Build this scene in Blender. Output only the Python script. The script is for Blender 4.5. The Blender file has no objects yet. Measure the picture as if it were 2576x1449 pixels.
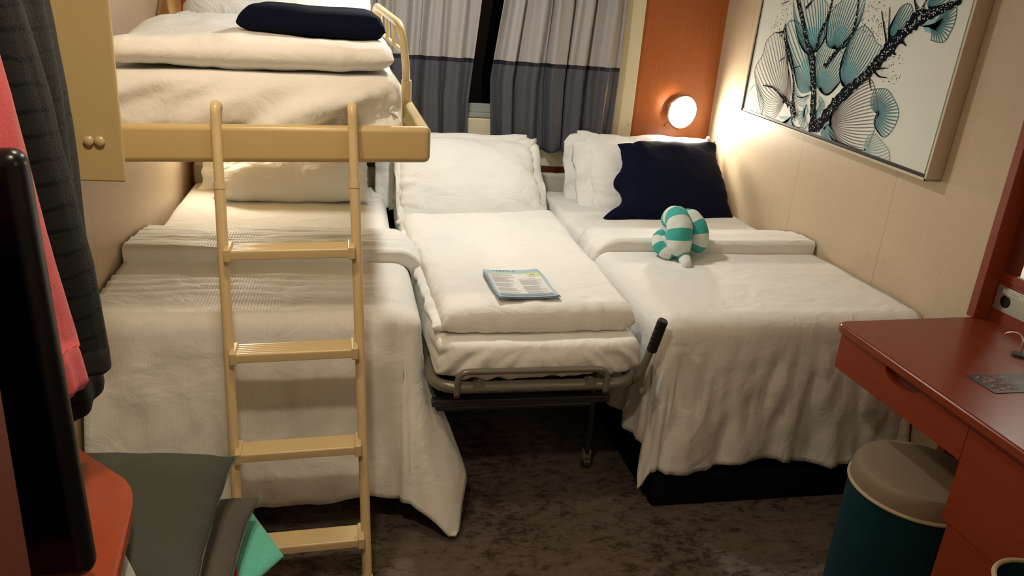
import bpy, bmesh, math, random
from mathutils import Vector, Matrix, noise, Euler
random.seed(7)
S = bpy.context.scene
C = S.collection
PI = math.pi

# ------------------------------------------------------------------ camera
cd = bpy.data.cameras.new('camera'); cam = bpy.data.objects.new('camera', cd); C.objects.link(cam)
def _basis():
    f = 1950.0
    d = Vector((-428, -740, f)).normalized(); v = Vector((-430, 5650, f))
    v = (v - d * v.dot(d)).normalized(); x = v.cross(d)
    return x, d, -v
_X, _Y, _Z = _basis()
right = Vector((_X[0], _Y[0], _Z[0])); down = Vector((_X[1], _Y[1], _Z[1])); fwd = Vector((_X[2], _Y[2], _Z[2]))
m = Matrix((right, -down, -fwd)).transposed().to_4x4(); m.translation = (0, 0, 1.565)
cam.matrix_world = m
cd.sensor_width = 36.0; cd.lens = 1950.0 / 2576.0 * 36.0; cd.clip_start = 0.02
S.camera = cam
# ------------------------------------------------------------------ world, exposure, ceiling lights
W = bpy.data.worlds.new('world'); S.world = W; W.use_nodes = True
W.node_tree.nodes['Background'].inputs[0].default_value = (0.0015, 0.002, 0.003, 1)
W.node_tree.nodes['Background'].inputs[1].default_value = 1.0
S.view_settings.view_transform = 'Standard'; S.view_settings.look = 'None'
S.view_settings.gamma = 1.0; S.view_settings.exposure = 0.0
try: S.view_settings.use_curve_mapping = False
except Exception: pass
def area(name, loc, size, power, col, rot=(0, 0, 0)):
    l = bpy.data.lights.new(name, 'AREA'); l.shape = 'DISK'; l.size = size; l.energy = power; l.color = col
    o = bpy.data.objects.new(name, l); C.objects.link(o); o.location = loc; o.rotation_euler = rot
    return o
WARM = (1.0, 0.80, 0.56)
area('ceiling_area_light', (-0.22, 1.68, 2.085), 0.12, 5.5, WARM)
area('ceiling_area_light', (0.42, 2.95, 2.085), 0.12, 15.5, (1.0, 0.97, 0.90))

area('ceiling_area_light', (-0.12, 0.72, 2.085), 0.12, 9.0, (1.0, 0.83, 0.60))  # added fill from the camera side, brightens the tan panel and bunk front
XL, XR, YB, YF, ZC = -0.722, 1.96, 3.98, -0.9, 2.12

# ------------------------------------------------------------------ materials
def lin(c): return tuple((x / 12.92 if x <= 0.04045 else ((x + 0.055) / 1.055) ** 2.4) for x in c)
def rgb(r, g, b): return lin((r / 255, g / 255, b / 255))
class NT:
    def __init__(s, name):
        s.m = bpy.data.materials.new(name); s.m.use_nodes = True
        s.t = s.m.node_tree; s.b = s.t.nodes['Principled BSDF']
    def n(s, typ, **kw):
        x = s.t.nodes.new(typ)
        for k, v in kw.items():
            if hasattr(x, k): setattr(x, k, v)
            else: x.inputs[k].default_value = v
        return x
    def l(s, a, b): s.t.links.new(a, b)
def setp(b, **kw):
    for k, v in kw.items():
        b.inputs[k].default_value = v
def plain(name, col, rough=0.5, metal=0.0, spec=0.5, **kw):
    t = NT(name); setp(t.b, **{'Base Color': (*col, 1), 'Roughness': rough, 'Metallic': metal, 'Specular IOR Level': spec})
    setp(t.b, **kw); return t.m
def coords(t, scale=(1, 1, 1), rot=(0, 0, 0), src='Object'):
    c = t.n('ShaderNodeTexCoord'); mp = t.n('ShaderNodeMapping')
    mp.inputs['Scale'].default_value = scale; mp.inputs['Rotation'].default_value = rot
    t.l(c.outputs[src], mp.inputs['Vector']); return mp.outputs['Vector']
def noise_n(t, vec, scale, detail=3, rough=0.5, dist=0.0):
    x = t.n('ShaderNodeTexNoise'); x.inputs['Scale'].default_value = scale; x.inputs['Detail'].default_value = detail
    x.inputs['Roughness'].default_value = rough; x.inputs['Distortion'].default_value = dist
    t.l(vec, x.inputs['Vector']); return x
def ramp(t, fac, stops, interp='LINEAR'):
    r = t.n('ShaderNodeValToRGB'); r.color_ramp.interpolation = interp
    e = r.color_ramp.elements
    while len(e) < len(stops): e.new(0.5)
    for el, (p, c) in zip(e, stops): el.position = p; el.color = (*c, 1)
    t.l(fac, r.inputs['Fac']); return r
def bump(t, h, strength, dist, prev=None):
    b = t.n('ShaderNodeBump'); b.inputs['Strength'].default_value = strength; b.inputs['Distance'].default_value = dist
    t.l(h, b.inputs['Height'])
    if prev is not None: t.l(prev, b.inputs['Normal'])
    return b.outputs['Normal']

def linen(name, col, stripes=True, wr=0.5, stretch=(1, 1, 1), axis='X', sc=7.0):
    t = NT(name); v = coords(t, stretch)
    n1 = noise_n(t, v, sc, 4, 0.55, 0.6); nb = bump(t, n1.outputs['Fac'], wr, 0.02)
    v2 = coords(t)
    n2 = noise_n(t, v2, 400, 2, 0.6); nb = bump(t, n2.outputs['Fac'], 0.12, 0.001, nb)
    if stripes:
        w = t.n('ShaderNodeTexWave'); w.wave_type = 'BANDS'; w.bands_direction = axis; w.inputs['Scale'].default_value = 34
        w.inputs['Distortion'].default_value = 0.3; t.l(v2, w.inputs['Vector'])
        r = ramp(t, w.outputs['Fac'], [(0.35, tuple(c * 0.965 for c in col)), (0.65, col)])
        t.l(r.outputs['Color'], t.b.inputs['Base Color'])
        r2 = ramp(t, w.outputs['Fac'], [(0.35, (0.55,) * 3), (0.65, (0.75,) * 3)]); t.l(r2.outputs['Color'], t.b.inputs['Roughness'])
    else:
        setp(t.b, **{'Base Color': (*col, 1), 'Roughness': 0.8})
    t.l(nb, t.b.inputs['Normal']); setp(t.b, **{'Specular IOR Level': 0.25, 'Sheen Weight': 0.15, 'Sheen Roughness': 0.5})
    return t.m
WH = (0.79, 0.785, 0.75)
M = {}
M['coverlet'] = linen('white_satin_stripe_linen', WH, True, 0.55, (1, 1.3, 1), 'X', 8)
M['coverlet_wr'] = linen('white_wrinkled_linen', WH, True, 0.9, (0.5, 2.6, 1), 'X', 6)
M['sheet'] = linen('white_sheet', (0.80, 0.80, 0.77), False, 0.6, (1, 1, 1), sc=8)
M['pillow'] = linen('white_pillowcase', (0.80, 0.80, 0.77), False, 0.85, (1, 1.6, 1), sc=7)
M['skirt'] = plain('black_skirt_fabric', (0.006, 0.006, 0.009), 0.9, spec=0.1)

def wallpaper():
    t = NT('beige_wallpaper'); v = coords(t, (1, 1, 1))
    n1 = noise_n(t, v, 260, 3, 0.6); n2 = noise_n(t, coords(t, (3, 3, 0.6)), 14, 3, 0.6)
    mx = t.n('ShaderNodeMix'); mx.data_type = 'FLOAT'; t.l(n1.outputs['Fac'], mx.inputs[2]); t.l(n2.outputs['Fac'], mx.inputs[3]); mx.inputs[0].default_value = 0.2
    r = ramp(t, mx.outputs[0], [(0.3, (0.50, 0.395, 0.275)), (0.7, (0.60, 0.485, 0.35))])
    # panel joints every 0.62 m along the wall
    g = t.n('ShaderNodeTexCoord'); s = t.n('ShaderNodeSeparateXYZ'); t.l(g.outputs['Object'], s.inputs[0])
    a = t.n('ShaderNodeMath', operation='ADD'); t.l(s.outputs['Y'], a.inputs[0]); a.inputs[1].default_value = 10 * 0.6275 - 3.07 + 0.02
    md = t.n('ShaderNodeMath', operation='MODULO'); t.l(a.outputs[0], md.inputs[0]); md.inputs[1].default_value = 0.6275
    lt = t.n('ShaderNodeMath', operation='LESS_THAN'); t.l(md.outputs[0], lt.inputs[0]); lt.inputs[1].default_value = 0.0035
    mc = t.n('ShaderNodeMix'); mc.data_type = 'RGBA'; t.l(lt.outputs[0], mc.inputs[0]); t.l(r.outputs['Color'], mc.inputs[6]); mc.inputs[7].default_value = (0.40, 0.31, 0.21, 1)
    t.l(mc.outputs[2], t.b.inputs['Base Color']); setp(t.b, **{'Roughness': 0.45, 'Specular IOR Level': 0.35})
    t.l(bump(t, n1.outputs['Fac'], 0.25, 0.001), t.b.inputs['Normal']); return t.m
M['wall'] = wallpaper()
def wood(name, c1, c2, rough=0.3, stretch=(14, 14, 1.2), spec=0.5, coat=0.0):
    t = NT(name); v = coords(t, stretch); n1 = noise_n(t, v, 5, 5, 0.65, 0.8)
    r = ramp(t, n1.outputs['Fac'], [(0.25, c1), (0.75, c2)]); t.l(r.outputs['Color'], t.b.inputs['Base Color'])
    setp(t.b, **{'Roughness': rough, 'Specular IOR Level': spec, 'Coat Weight': coat, 'Coat Roughness': 0.1}); return t.m
M['wood_panel'] = wood('orange_cherry_veneer', (0.33, 0.085, 0.018), (0.42, 0.12, 0.028), 0.35)
M['wood_red'] = wood('red_cherry_wood', (0.19, 0.026, 0.006), (0.24, 0.036, 0.009), 0.38, (8, 1.0, 8))
M['wood_desk'] = wood('polished_cherry_top', (0.18, 0.032, 0.010), (0.22, 0.040, 0.0125), 0.26, (8, 1.0, 8), 0.5, 0.0)
M['wood_dark'] = wood('dark_cherry_wood', (0.09, 0.012, 0.006), (0.13, 0.02, 0.008), 0.5)
M['wood_table'] = wood('orange_red_table_top', (0.27, 0.043, 0.014), (0.33, 0.058, 0.019), 0.3, (6, 1.5, 6))
M['tan'] = plain('tan_powder_coat', (0.60, 0.455, 0.215), 0.32)
M['tan_ladder'] = plain('tan_ladder_paint', (0.68, 0.53, 0.29), 0.3)
M['cream_trim'] = plain('cream_painted_trim', (0.66, 0.60, 0.42), 0.4)
M['cream_back'] = plain('padded_cream_vinyl', (0.52, 0.49, 0.40), 0.5)
M['grey_frame'] = plain('grey_window_frame', (0.30, 0.33, 0.30), 0.45)
M['glass_dark'] = plain('night_window_glass', (0.001, 0.001, 0.002), 0.05, spec=0.2)
M['ceiling'] = plain('ceiling_paint', (0.72, 0.68, 0.60), 0.6)
M['steel_grey'] = plain('grey_painted_steel', (0.21, 0.20, 0.165), 0.35, 0.3)
M['steel_dark'] = plain('dark_painted_steel', (0.045, 0.047, 0.045), 0.4, 0.4)
M['rubber'] = plain('black_rubber_grip', (0.008, 0.008, 0.009), 0.45)
M['rust'] = plain('rust_chips', (0.05, 0.012, 0.006), 0.8)
M['chrome'] = plain('brushed_chrome', (0.7, 0.68, 0.64), 0.2, 1.0)
M['black_gloss'] = plain('black_gloss_plastic', (0.003, 0.003, 0.004), 0.3, spec=0.3)
M['mirror'] = plain('mirror_glass', (0.9, 0.9, 0.9), 0.02, 1.0)
M['outlet'] = plain('aluminium_plate', (0.42, 0.42, 0.37), 0.35, 0.7)
M['white_plastic'] = plain('white_plastic_label', (0.6, 0.6, 0.52), 0.4)
M['stool_top'] = plain('taupe_vinyl', (0.22, 0.17, 0.115), 0.5)
M['piping'] = plain('tan_piping', (0.42, 0.33, 0.2), 0.45)
M['red_cord'] = plain('red_cord', (0.5, 0.05, 0.03), 0.5)
def fabric(name, col, rough=0.9, sc=300, st=0.5, sheen=0.3):
    t = NT(name); v = coords(t); n1 = noise_n(t, v, sc, 2, 0.6); n2 = noise_n(t, v, 6, 3, 0.6, 0.5)
    nb = bump(t, n2.outputs['Fac'], 0.35, 0.02); nb = bump(t, n1.outputs['Fac'], st, 0.002, nb)
    r = ramp(t, n1.outputs['Fac'], [(0.3, tuple(c * 0.75 for c in col)), (0.7, tuple(c * 1.2 for c in col))])
    t.l(r.outputs['Color'], t.b.inputs['Base Color']); t.l(nb, t.b.inputs['Normal'])
    setp(t.b, **{'Roughness': rough, 'Specular IOR Level': 0.15, 'Sheen Weight': sheen}); return t.m
M['navy'] = fabric('navy_fleece', (0.0016, 0.0035, 0.017), sheen=0.0)
M['teal_stool'] = fabric('dark_teal_upholstery', (0.002, 0.030, 0.040), sheen=0.02)
M['pink'] = fabric('coral_pink_knit', (0.52, 0.085, 0.095), sc=500, st=0.3, sheen=0.1)
M['teal_cush'] = fabric('aqua_fabric', (0.13, 0.55, 0.44), sc=500, st=0.2)
M['red_fab'] = fabric('red_fabric', (0.35, 0.01, 0.02))
M['lightgrey'] = fabric('light_grey_fabric', (0.25, 0.24, 0.21))
def ribbed(name, c1, c2, axis, scale, dist=1.0):
    t = NT(name); v = coords(t); w = t.n('ShaderNodeTexWave'); w.bands_direction = axis; w.inputs['Scale'].default_value = scale
    w.inputs['Distortion'].default_value = dist; w.inputs['Detail'].default_value = 2; t.l(v, w.inputs['Vector'])
    r = ramp(t, w.outputs['Fac'], [(0.3, c1), (0.7, c2)]); t.l(r.outputs['Color'], t.b.inputs['Base Color'])
    n2 = noise_n(t, v, 9, 3, 0.6, 0.5); nb = bump(t, n2.outputs['Fac'], 0.4, 0.02)
    t.l(bump(t, w.outputs['Fac'], 0.3, 0.002, nb), t.b.inputs['Normal']); setp(t.b, **{'Roughness': 0.85, 'Specular IOR Level': 0.2}); return t.m
M['cushion'] = ribbed('grey_green_ribbed_fabric', (0.050, 0.055, 0.047), (0.066, 0.071, 0.060), 'X', 150)
M['cushion_b'] = ribbed('grey_ribbed_fabric', (0.085, 0.08, 0.07), (0.105, 0.098, 0.086), 'X', 150)
def knit_striped():
    t = NT('charcoal_striped_knit'); v = coords(t)
    w = t.n('ShaderNodeTexWave'); w.bands_direction = 'Z'; w.inputs['Scale'].default_value = 9.5; w.inputs['Distortion'].default_value = 1.6
    w.inputs['Detail'].default_value = 1.5; w.inputs['Detail Scale'].default_value = 3; t.l(v, w.inputs['Vector'])
    r = ramp(t, w.outputs['Fac'], [(0.03, (0.002, 0.002, 0.003)), (0.12, (0.009, 0.0105, 0.010))]); t.l(r.outputs['Color'], t.b.inputs['Base Color'])
    n1 = noise_n(t, v, 350, 2); t.l(bump(t, n1.outputs['Fac'], 0.6, 0.003), t.b.inputs['Normal'])
    setp(t.b, **{'Roughness': 0.9, 'Specular IOR Level': 0.15, 'Sheen Weight': 0.05}); return t.m
M['knit'] = knit_striped()
def carpet():
    t = NT('brown_mottled_carpet'); v = coords(t)
    n1 = noise_n(t, coords(t, (1, 1.7, 1)), 17, 9, 0.8, 0.2); n2 = noise_n(t, v, 420, 2, 0.7); n3 = noise_n(t, v, 3.0, 2)
    mx = t.n('ShaderNodeMix'); mx.data_type = 'FLOAT'; mx.inputs[0].default_value = 0.22
    t.l(n1.outputs['Fac'], mx.inputs[2]); t.l(n3.outputs['Fac'], mx.inputs[3])
    r = ramp(t, mx.outputs[0], [(0.43, (0.065, 0.045, 0.038)), (0.49, (0.15, 0.118, 0.098)), (0.62, (0.20, 0.165, 0.14))])
    m2 = t.n('ShaderNodeMix'); m2.data_type = 'RGBA'; m2.blend_type = 'MULTIPLY'; m2.inputs[0].default_value = 0.6
    r2 = ramp(t, n2.outputs['Fac'], [(0.3, (0.55,) * 3), (0.7, (1.3,) * 3)])
    t.l(r.outputs['Color'], m2.inputs[6]); t.l(r2.outputs['Color'], m2.inputs[7]); t.l(m2.outputs[2], t.b.inputs['Base Color'])
    t.l(bump(t, n2.outputs['Fac'], 0.8, 0.004), t.b.inputs['Normal']); setp(t.b, **{'Roughness': 0.95, 'Specular IOR Level': 0.1}); return t.m
M['carpet'] = carpet()
def curtain_mat():
    t = NT('grey_two_tone_curtain'); g = t.n('ShaderNodeTexCoord'); s = t.n('ShaderNodeSeparateXYZ'); t.l(g.outputs['Object'], s.inputs[0])
    r = ramp(t, s.outputs['Z'], [(0.0, (0.062, 0.063, 0.078)), (0.5, (0.009, 0.010, 0.017)), (0.6, (0.33, 0.31, 0.305))], 'CONSTANT')
    mr = t.n('ShaderNodeMapRange'); mr.inputs['From Min'].default_value = 1.197; mr.inputs['From Max'].default_value = 1.397
    t.l(s.outputs['Z'], mr.inputs['Value']); t.l(mr.outputs[0], r.inputs['Fac'])
    t.l(r.outputs['Color'], t.b.inputs['Base Color'])
    n1 = noise_n(t, coords(t, (60, 60, 4)), 6, 3); t.l(bump(t, n1.outputs['Fac'], 0.15, 0.003), t.b.inputs['Normal'])
    setp(t.b, **{'Roughness': 0.45, 'Specular IOR Level': 0.4, 'Sheen Weight': 0.03}); return t.m
M['curtain'] = curtain_mat()
def emit(name, col, st):
    t = NT(name); setp(t.b, **{'Base Color': (*col, 1), 'Emission Color': (*col, 1), 'Emission Strength': st}); return t.m
M['lamp'] = emit('lit_lamp_glass', (1.0, 0.89, 0.70), 125)
M['ceil_lamp'] = emit('downlight_glass', (1.0, 0.85, 0.62), 12)
M['vanity_lamp'] = emit('vanity_light_glass', (1.0, 0.82, 0.60), 42)

# ------------------------------------------------------------------ object helpers
def tag(o, label=None, cat=None, group=None, kind=None):
    if label: o['label'] = label
    if cat: o['category'] = cat
    if group: o['group'] = group
    if kind: o['kind'] = kind
    return o
def mesh_obj(name, verts, faces, mats, parent=None, smooth=True, mi=None):
    me = bpy.data.meshes.new(name); me.from_pydata([tuple(v) for v in verts], [], faces)
    if not isinstance(mats, (list, tuple)): mats = [mats]
    for mm in mats: me.materials.append(mm)
    if mi: me.polygons.foreach_set('material_index', mi)
    me.polygons.foreach_set('use_smooth', [smooth] * len(me.polygons)); me.update()
    o = bpy.data.objects.new(name, me); C.objects.link(o)
    if parent is not None: o.parent = parent
    return o
def bm_obj(name, bm, mats, parent=None, smooth=True, fix=True):
    if fix: bmesh.ops.recalc_face_normals(bm, faces=bm.faces[:])
    me = bpy.data.meshes.new(name); bm.to_mesh(me); bm.free()
    if not isinstance(mats, (list, tuple)): mats = [mats]
    for mm in mats: me.materials.append(mm)
    for p in me.polygons: p.use_smooth = smooth
    if smooth:
        try: me.set_sharp_from_angle(angle=math.radians(40))
        except Exception: pass
    o = bpy.data.objects.new(name, me); C.objects.link(o)
    if parent is not None: o.parent = parent
    if smooth:
        wn = o.modifiers.new('normals', 'WEIGHTED_NORMAL'); wn.keep_sharp = True
    return o
def empty(name, loc, rot=(0, 0, 0)):
    o = bpy.data.objects.new(name, None); C.objects.link(o); o.location = loc; o.rotation_euler = rot; o.empty_display_size = 0.1; return o
def add_box(bm, x0, x1, y0, y1, z0, z1, bev=0.0, seg=3, M4=None, mi=0):
    r = bmesh.ops.create_cube(bm, size=1.0); vs = r['verts']
    for v in vs:
        v.co = Vector(((x0 + x1) / 2 + v.co.x * (x1 - x0), (y0 + y1) / 2 + v.co.y * (y1 - y0), (z0 + z1) / 2 + v.co.z * (z1 - z0)))
    fs = set(f for v in vs for f in v.link_faces)
    for f in fs: f.material_index = mi
    if bev > 0:
        es = list(set(e for v in vs for e in v.link_edges))
        r2 = bmesh.ops.bevel(bm, geom=es, offset=bev, segments=seg, profile=0.5, affect='EDGES')
        vs = list(set(r2['verts']) | set(v for v in vs if v.is_valid))
    if M4 is not None: bmesh.ops.transform(bm, matrix=M4, verts=[v for v in vs if v.is_valid])
    return vs
def box(name, x0, x1, y0, y1, z0, z1, mat, parent=None, bev=0.0, M4=None, seg=3):
    bm = bmesh.new(); add_box(bm, x0, x1, y0, y1, z0, z1, bev, seg, M4); return bm_obj(name, bm, mat, parent)
def add_tube(bm, pts, r, n=14, cap=True, flat=1.0):
    pts = [Vector(p) for p in pts]; rings = []; N = len(pts)
    rr = r if isinstance(r, (list, tuple)) else [r] * N
    t0 = (pts[1] - pts[0]).normalized()
    u = t0.orthogonal().normalized()
    for i, p in enumerate(pts):
        t = ((pts[min(i + 1, N - 1)] - pts[max(i - 1, 0)])).normalized()
        u = (u - t * u.dot(t)).normalized(); w = t.cross(u)
        rings.append([bm.verts.new(p + (u * math.cos(2 * PI * k / n) + w * math.sin(2 * PI * k / n) * flat) * rr[i]) for k in range(n)])
    for a, b in zip(rings, rings[1:]):
        for k in range(n): bm.faces.new((a[k], a[(k + 1) % n], b[(k + 1) % n], b[k]))
    if cap: bm.faces.new(rings[0][::-1]); bm.faces.new(rings[-1])
    return rings
def arc_path(pts, rad=0.03, n=6):
    """round the corners of a polyline"""
    pts = [Vector(p) for p in pts]; out = [pts[0]]
    for a, b, c in zip(pts, pts[1:], pts[2:]):
        da = (a - b); dc = (c - b); k = min(rad, da.length * 0.45, dc.length * 0.45)
        p0 = b + da.normalized() * k; p2 = b + dc.normalized() * k
        for i in range(n + 1):
            s = i / n; out.append(p0 * (1 - s) ** 2 + b * 2 * s * (1 - s) + p2 * s * s)
    out.append(pts[-1]); return out
def tube(name, pts, r, mat, parent=None, n=14, rad=None):
    bm = bmesh.new(); add_tube(bm, arc_path(pts, rad) if rad else pts, r, n); return bm_obj(name, bm, mat, parent)
def add_disc(bm, c, axis, prof, n=48):
    """lathe: prof = [(radius, height along axis)]"""
    axis = Vector(axis).normalized(); u = axis.orthogonal().normalized(); w = axis.cross(u); c = Vector(c); rings = []
    for r, h in prof:
        if r < 1e-6: rings.append([bm.verts.new(c + axis * h)])
        else: rings.append([bm.verts.new(c + axis * h + (u * math.cos(2 * PI * k / n) + w * math.sin(2 * PI * k / n)) * r) for k in range(n)])
    for a, b in zip(rings, rings[1:]):
        for k in range(n):
            k2 = (k + 1) % n
            if len(a) == 1 and len(b) == 1: continue
            if len(a) == 1: bm.faces.new((a[0], b[k], b[k2]))
            elif len(b) == 1: bm.faces.new((a[k], a[k2], b[0]))
            else: bm.faces.new((a[k], a[k2], b[k2], b[k]))
def lathe(name, c, axis, prof, mat, parent=None, n=48):
    bm = bmesh.new(); add_disc(bm, c, axis, prof, n); return bm_obj(name, bm, mat, parent)
def fbm(p, s=1.0, o=3):
    v = 0; a = 1; q = Vector(p) * s
    for i in range(o): v += a * noise.noise(q); q = q * 2.03; a *= 0.5
    return v
def smooth01(x): x = max(0, min(1, x)); return x * x * (3 - 2 * x)
def displace(o, fn):
    me = o.data; ns = [v.normal.copy() for v in me.vertices]; cs = [v.co.copy() for v in me.vertices]
    for v, n_, c_ in zip(me.vertices, ns, cs): v.co = c_ + n_ * fn(c_, n_)
    me.update()

def puff(name, corners, z0, top, bot, r, mat, parent=None, p=2.0, n=(50, 50), edge=0.0, wr=None, seamz=None, corner_r=0.0, ears=0.0):
    """closed soft slab: corners = 4 xy, seam at z0, top/bottom bulge, r edge roll radius; edge = half height of a vertical rim"""
    c = [Vector((*q, 0)) for q in corners]
    Wd = ((c[1] - c[0]).length + (c[2] - c[3]).length) / 2; Ld = ((c[3] - c[0]).length + (c[2] - c[1]).length) / 2
    nx, ny = int(n[0] * 1.25), int(n[1] * 1.25)
    def warp(i, N):
        t = 2 * i / N - 1; return math.copysign(1 - (1 - abs(t)) ** 1.9, t)
    def prof(d):
        t = min(d / r, 1); return max(0.0, 1 - (1 - t) ** p) ** (1 / p)
    top_i = {}; bot_i = {}; V = []; F = []
    for j in range(ny + 1):
        for i in range(nx + 1):
            u, v = warp(i, nx), warp(j, ny)
            du = (1 - abs(u)) * Wd / 2; dv = (1 - abs(v)) * Ld / 2
            # round the corners of the outline / stretch the ears
            uu, vv = u, v
            if corner_r > 0:
                k = corner_r; fx = 1 - k * (abs(v) ** 6) / 1.0 * (2 * 0.5); fy = 1 - k * (abs(u) ** 6)
                uu *= fx; vv *= fy
            if ears > 0:
                uu *= 1 - ears * (1 - abs(v) ** 3); vv *= 1 - ears * (1 - abs(u) ** 3)
            a = (uu + 1) / 2; b = (vv + 1) / 2
            P = c[0] * (1 - a) * (1 - b) + c[1] * a * (1 - b) + c[2] * a * b + c[3] * (1 - a) * b
            h = prof(du) * prof(dv)
            border = i in (0, nx) or j in (0, ny)
            top_i[i, j] = len(V); V.append(Vector((P.x, P.y, z0 + top * h)))
            if border: bot_i[i, j] = top_i[i, j]
            else: bot_i[i, j] = len(V); V.append(Vector((P.x, P.y, z0 - bot * h)))
    for j in range(ny):
        for i in range(nx):
            F.append((top_i[i, j], top_i[i + 1, j], top_i[i + 1, j + 1], top_i[i, j + 1]))
            F.append((bot_i[i, j + 1], bot_i[i + 1, j + 1], bot_i[i + 1, j], bot_i[i, j]))
    o = mesh_obj(name, V, F, mat, parent)
    if wr: displace(o, wr)
    return o

def drape(name, x0, x1, yf, yb, z, oh_l, oh_r, oh_f, mat, parent=None, r=0.045, flare=0.2, pw=3.0, amp=0.03, freq=9.0,
          step=0.018, seed=0, zmin=0.015, hem=0.02, thick=0.007, topfn=None, clipback=None, flare_r=None, flare_l=None, crn=0.0, low=0.0, cxs=1.0):
    """cloth lying on a box top and hanging over its left, right and front edges"""
    A0, A1 = x0 - oh_l, x1 + oh_r; B0, B1 = yf - oh_f, yb
    nx = int((A1 - A0) / step); ny = int((B1 - B0) / step); V = []; F = []
    so = Vector((seed * 7.3, seed * 3.1, seed))
    for j in range(ny + 1):
        for i in range(nx + 1):
            a = A0 + (A1 - A0) * i / nx; b = B0 + (B1 - B0) * j / ny
            exr = max(0, a - (x1 - r)) if oh_r > 0 else 0; exl = max(0, (x0 + r) - a) if oh_l > 0 else 0
            ey = max(0, (yf + r) - b) if oh_f > 0 else 0
            ex = exr if exr > 0 else exl; sx = 1 if exr > 0 else -1
            bx = a - sx * ex if ex > 0 else a; by = b + ey
            d = (ex ** pw + ey ** pw) ** (1 / pw) if (ex > 0 and ey > 0) else max(ex, ey)
            if d > 0:
                s = by * 1.0 + bx * 1.0
                ang = math.atan2(ey, ex if ex > 0 else 0)
                dr = Vector((sx * math.cos(ang) if ex > 0 else 0, -math.sin(ang), 0)) if (ex > 0 and ey > 0) else (Vector((sx, 0, 0)) if ex > 0 else Vector((0, -1, 0)))
                fl = flare
                if ex > 0 and ey == 0: fl = flare_r if (sx > 0 and flare_r is not None) else (flare_l if (sx < 0 and flare_l is not None) else flare)
                if ex > 0 and ey > 0:
                    side = flare_r if sx > 0 else flare_l
                    side = flare if side is None else side
                    w = math.sin(ang) ** 2; fl = flare * w + side * (1 - w) + crn * math.sin(2 * ang) ** 2
                d *= 1 + hem * fbm(Vector((a * 2.0, b * 2.0, 0)) + so, 1.5, 2)
                q = r * PI / 2
                if d < q: th = d / r; H = r * math.sin(th); D = r * (1 - math.cos(th)); k = 0
                else:
                    k = d - q; H = r + fl * k; D = r + k * math.sqrt(max(0.1, 1 - fl * fl))
                per = bx - by + (ang * 0.35 if (ex > 0 and ey > 0) else 0)
                fold = fbm(Vector((per * freq, k * 1.6, 0.3)) + so, 1.0, 2)
                fold2 = fbm(Vector((per * freq * 3.1, k * 6.0, 3.3)) + so, 1.0, 2)
                if low and sx > 0 and ex > 0: H += low * max(0, k - 0.16) * smooth01((yf + 0.42 - by) / 0.36) * (1 if ey == 0 else max(0, math.cos(ang)) ** 2)
                if ex > 0 and ey > 0: dr = Vector((dr.x * (cxs + (1 - cxs) * abs(math.cos(ang)) ** 2), dr.y, 0))
                H += amp * smooth01(k / 0.35) * fold + 0.34 * amp * smooth01(k / 0.1) * fold2 * (0.3 if (ex > 0 and ey > 0) else 1)
                P = Vector((bx, by, z - D)) + dr * max(H, 0)
                if P.z < zmin: P.z = zmin + 0.3 * (P.z - zmin) if False else zmin
            else: P = Vector((a, b, z))
            if topfn: P.z += topfn(P.x, P.y) * (1 - smooth01(d / 0.1) if d > 0 else 1)
            V.append(P)
    w = nx + 1
    for j in range(ny):
        for i in range(nx): F.append((j * w + i, j * w + i + 1, (j + 1) * w + i + 1, (j + 1) * w + i))
    o = mesh_obj(name, V, F, mat, parent)
    if thick: 
        md = o.modifiers.new('thick', 'SOLIDIFY'); md.thickness = thick; md.offset = 1
    return o

# ================================================================== SETTING
box('floor', XL - 0.1, XR + 0.1, YF - 0.1, YB + 0.1, -0.05, 0.0, M['carpet'])['kind'] = 'structure'
box('ceiling', XL - 0.1, XR + 0.1, YF - 0.1, YB + 0.1, ZC, ZC + 0.05, M['ceiling'])['kind'] = 'structure'
box('wall_left', XL - 0.06, XL, YF - 0.06, YB + 0.06, 0, ZC, M['wall'])['kind'] = 'structure'
box('wall_right', XR, XR + 0.06, YF - 0.06, YB + 0.06, 0, ZC, M['wall'])['kind'] = 'structure'
box('wall_front', XL - 0.06, XR + 0.06, YF - 0.06, YF, 0, ZC, M['wall'])['kind'] = 'structure'
# back wall with the window opening
WX0, WX1, WZ0, WZ1 = -0.15, 1.40, 1.02, 1.98
bm = bmesh.new()
add_box(bm, XL - 0.06, WX0, YB, YB + 0.08, 0, ZC); add_box(bm, WX1, XR + 0.06, YB, YB + 0.08, 0, ZC)
add_box(bm, WX0, WX1, YB, YB + 0.08, 0, WZ0); add_box(bm, WX0, WX1, YB, YB + 0.08, WZ1, ZC)
bm_obj('wall_back', bm, M['wood_red'], smooth=False)['kind'] = 'structure'
box('trim_1', 1.50, XR, YB - 0.012, YB, 0.75, ZC, M['wood_panel'])['kind'] = 'structure'
box('trim_2', XL, -0.25, YB - 0.012, YB, 0.75, ZC, M['wood_panel'])['kind'] = 'structure'
def trim(name, *b):
    o = box(name, *b, M['cream_trim'], None, 0.006); o['kind'] = 'structure'; return o
tr = trim('trim_3', WX1 - 0.02, 1.505, YB - 0.035, YB, 0.79, ZC)
for (x, z) in ((1.492, 1.463), (1.478, 1.249), (1.462, 1.033)):
    pass
for z in (1.463, 1.249, 1.033, 1.68):
    o = lathe('screw', (1.487 if z > 1 else 1.48, YB - 0.035, z), (0, -1, 0), [(0.0085, 0), (0.008, 0.003), (0.004, 0.005), (0, 0.0055)], M['cream_trim'], tr, 16)
tr = trim('trim_4', WX0 - 0.12, WX1 - 0.02, YB - 0.035, YB, 0.79, 0.90)
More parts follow.
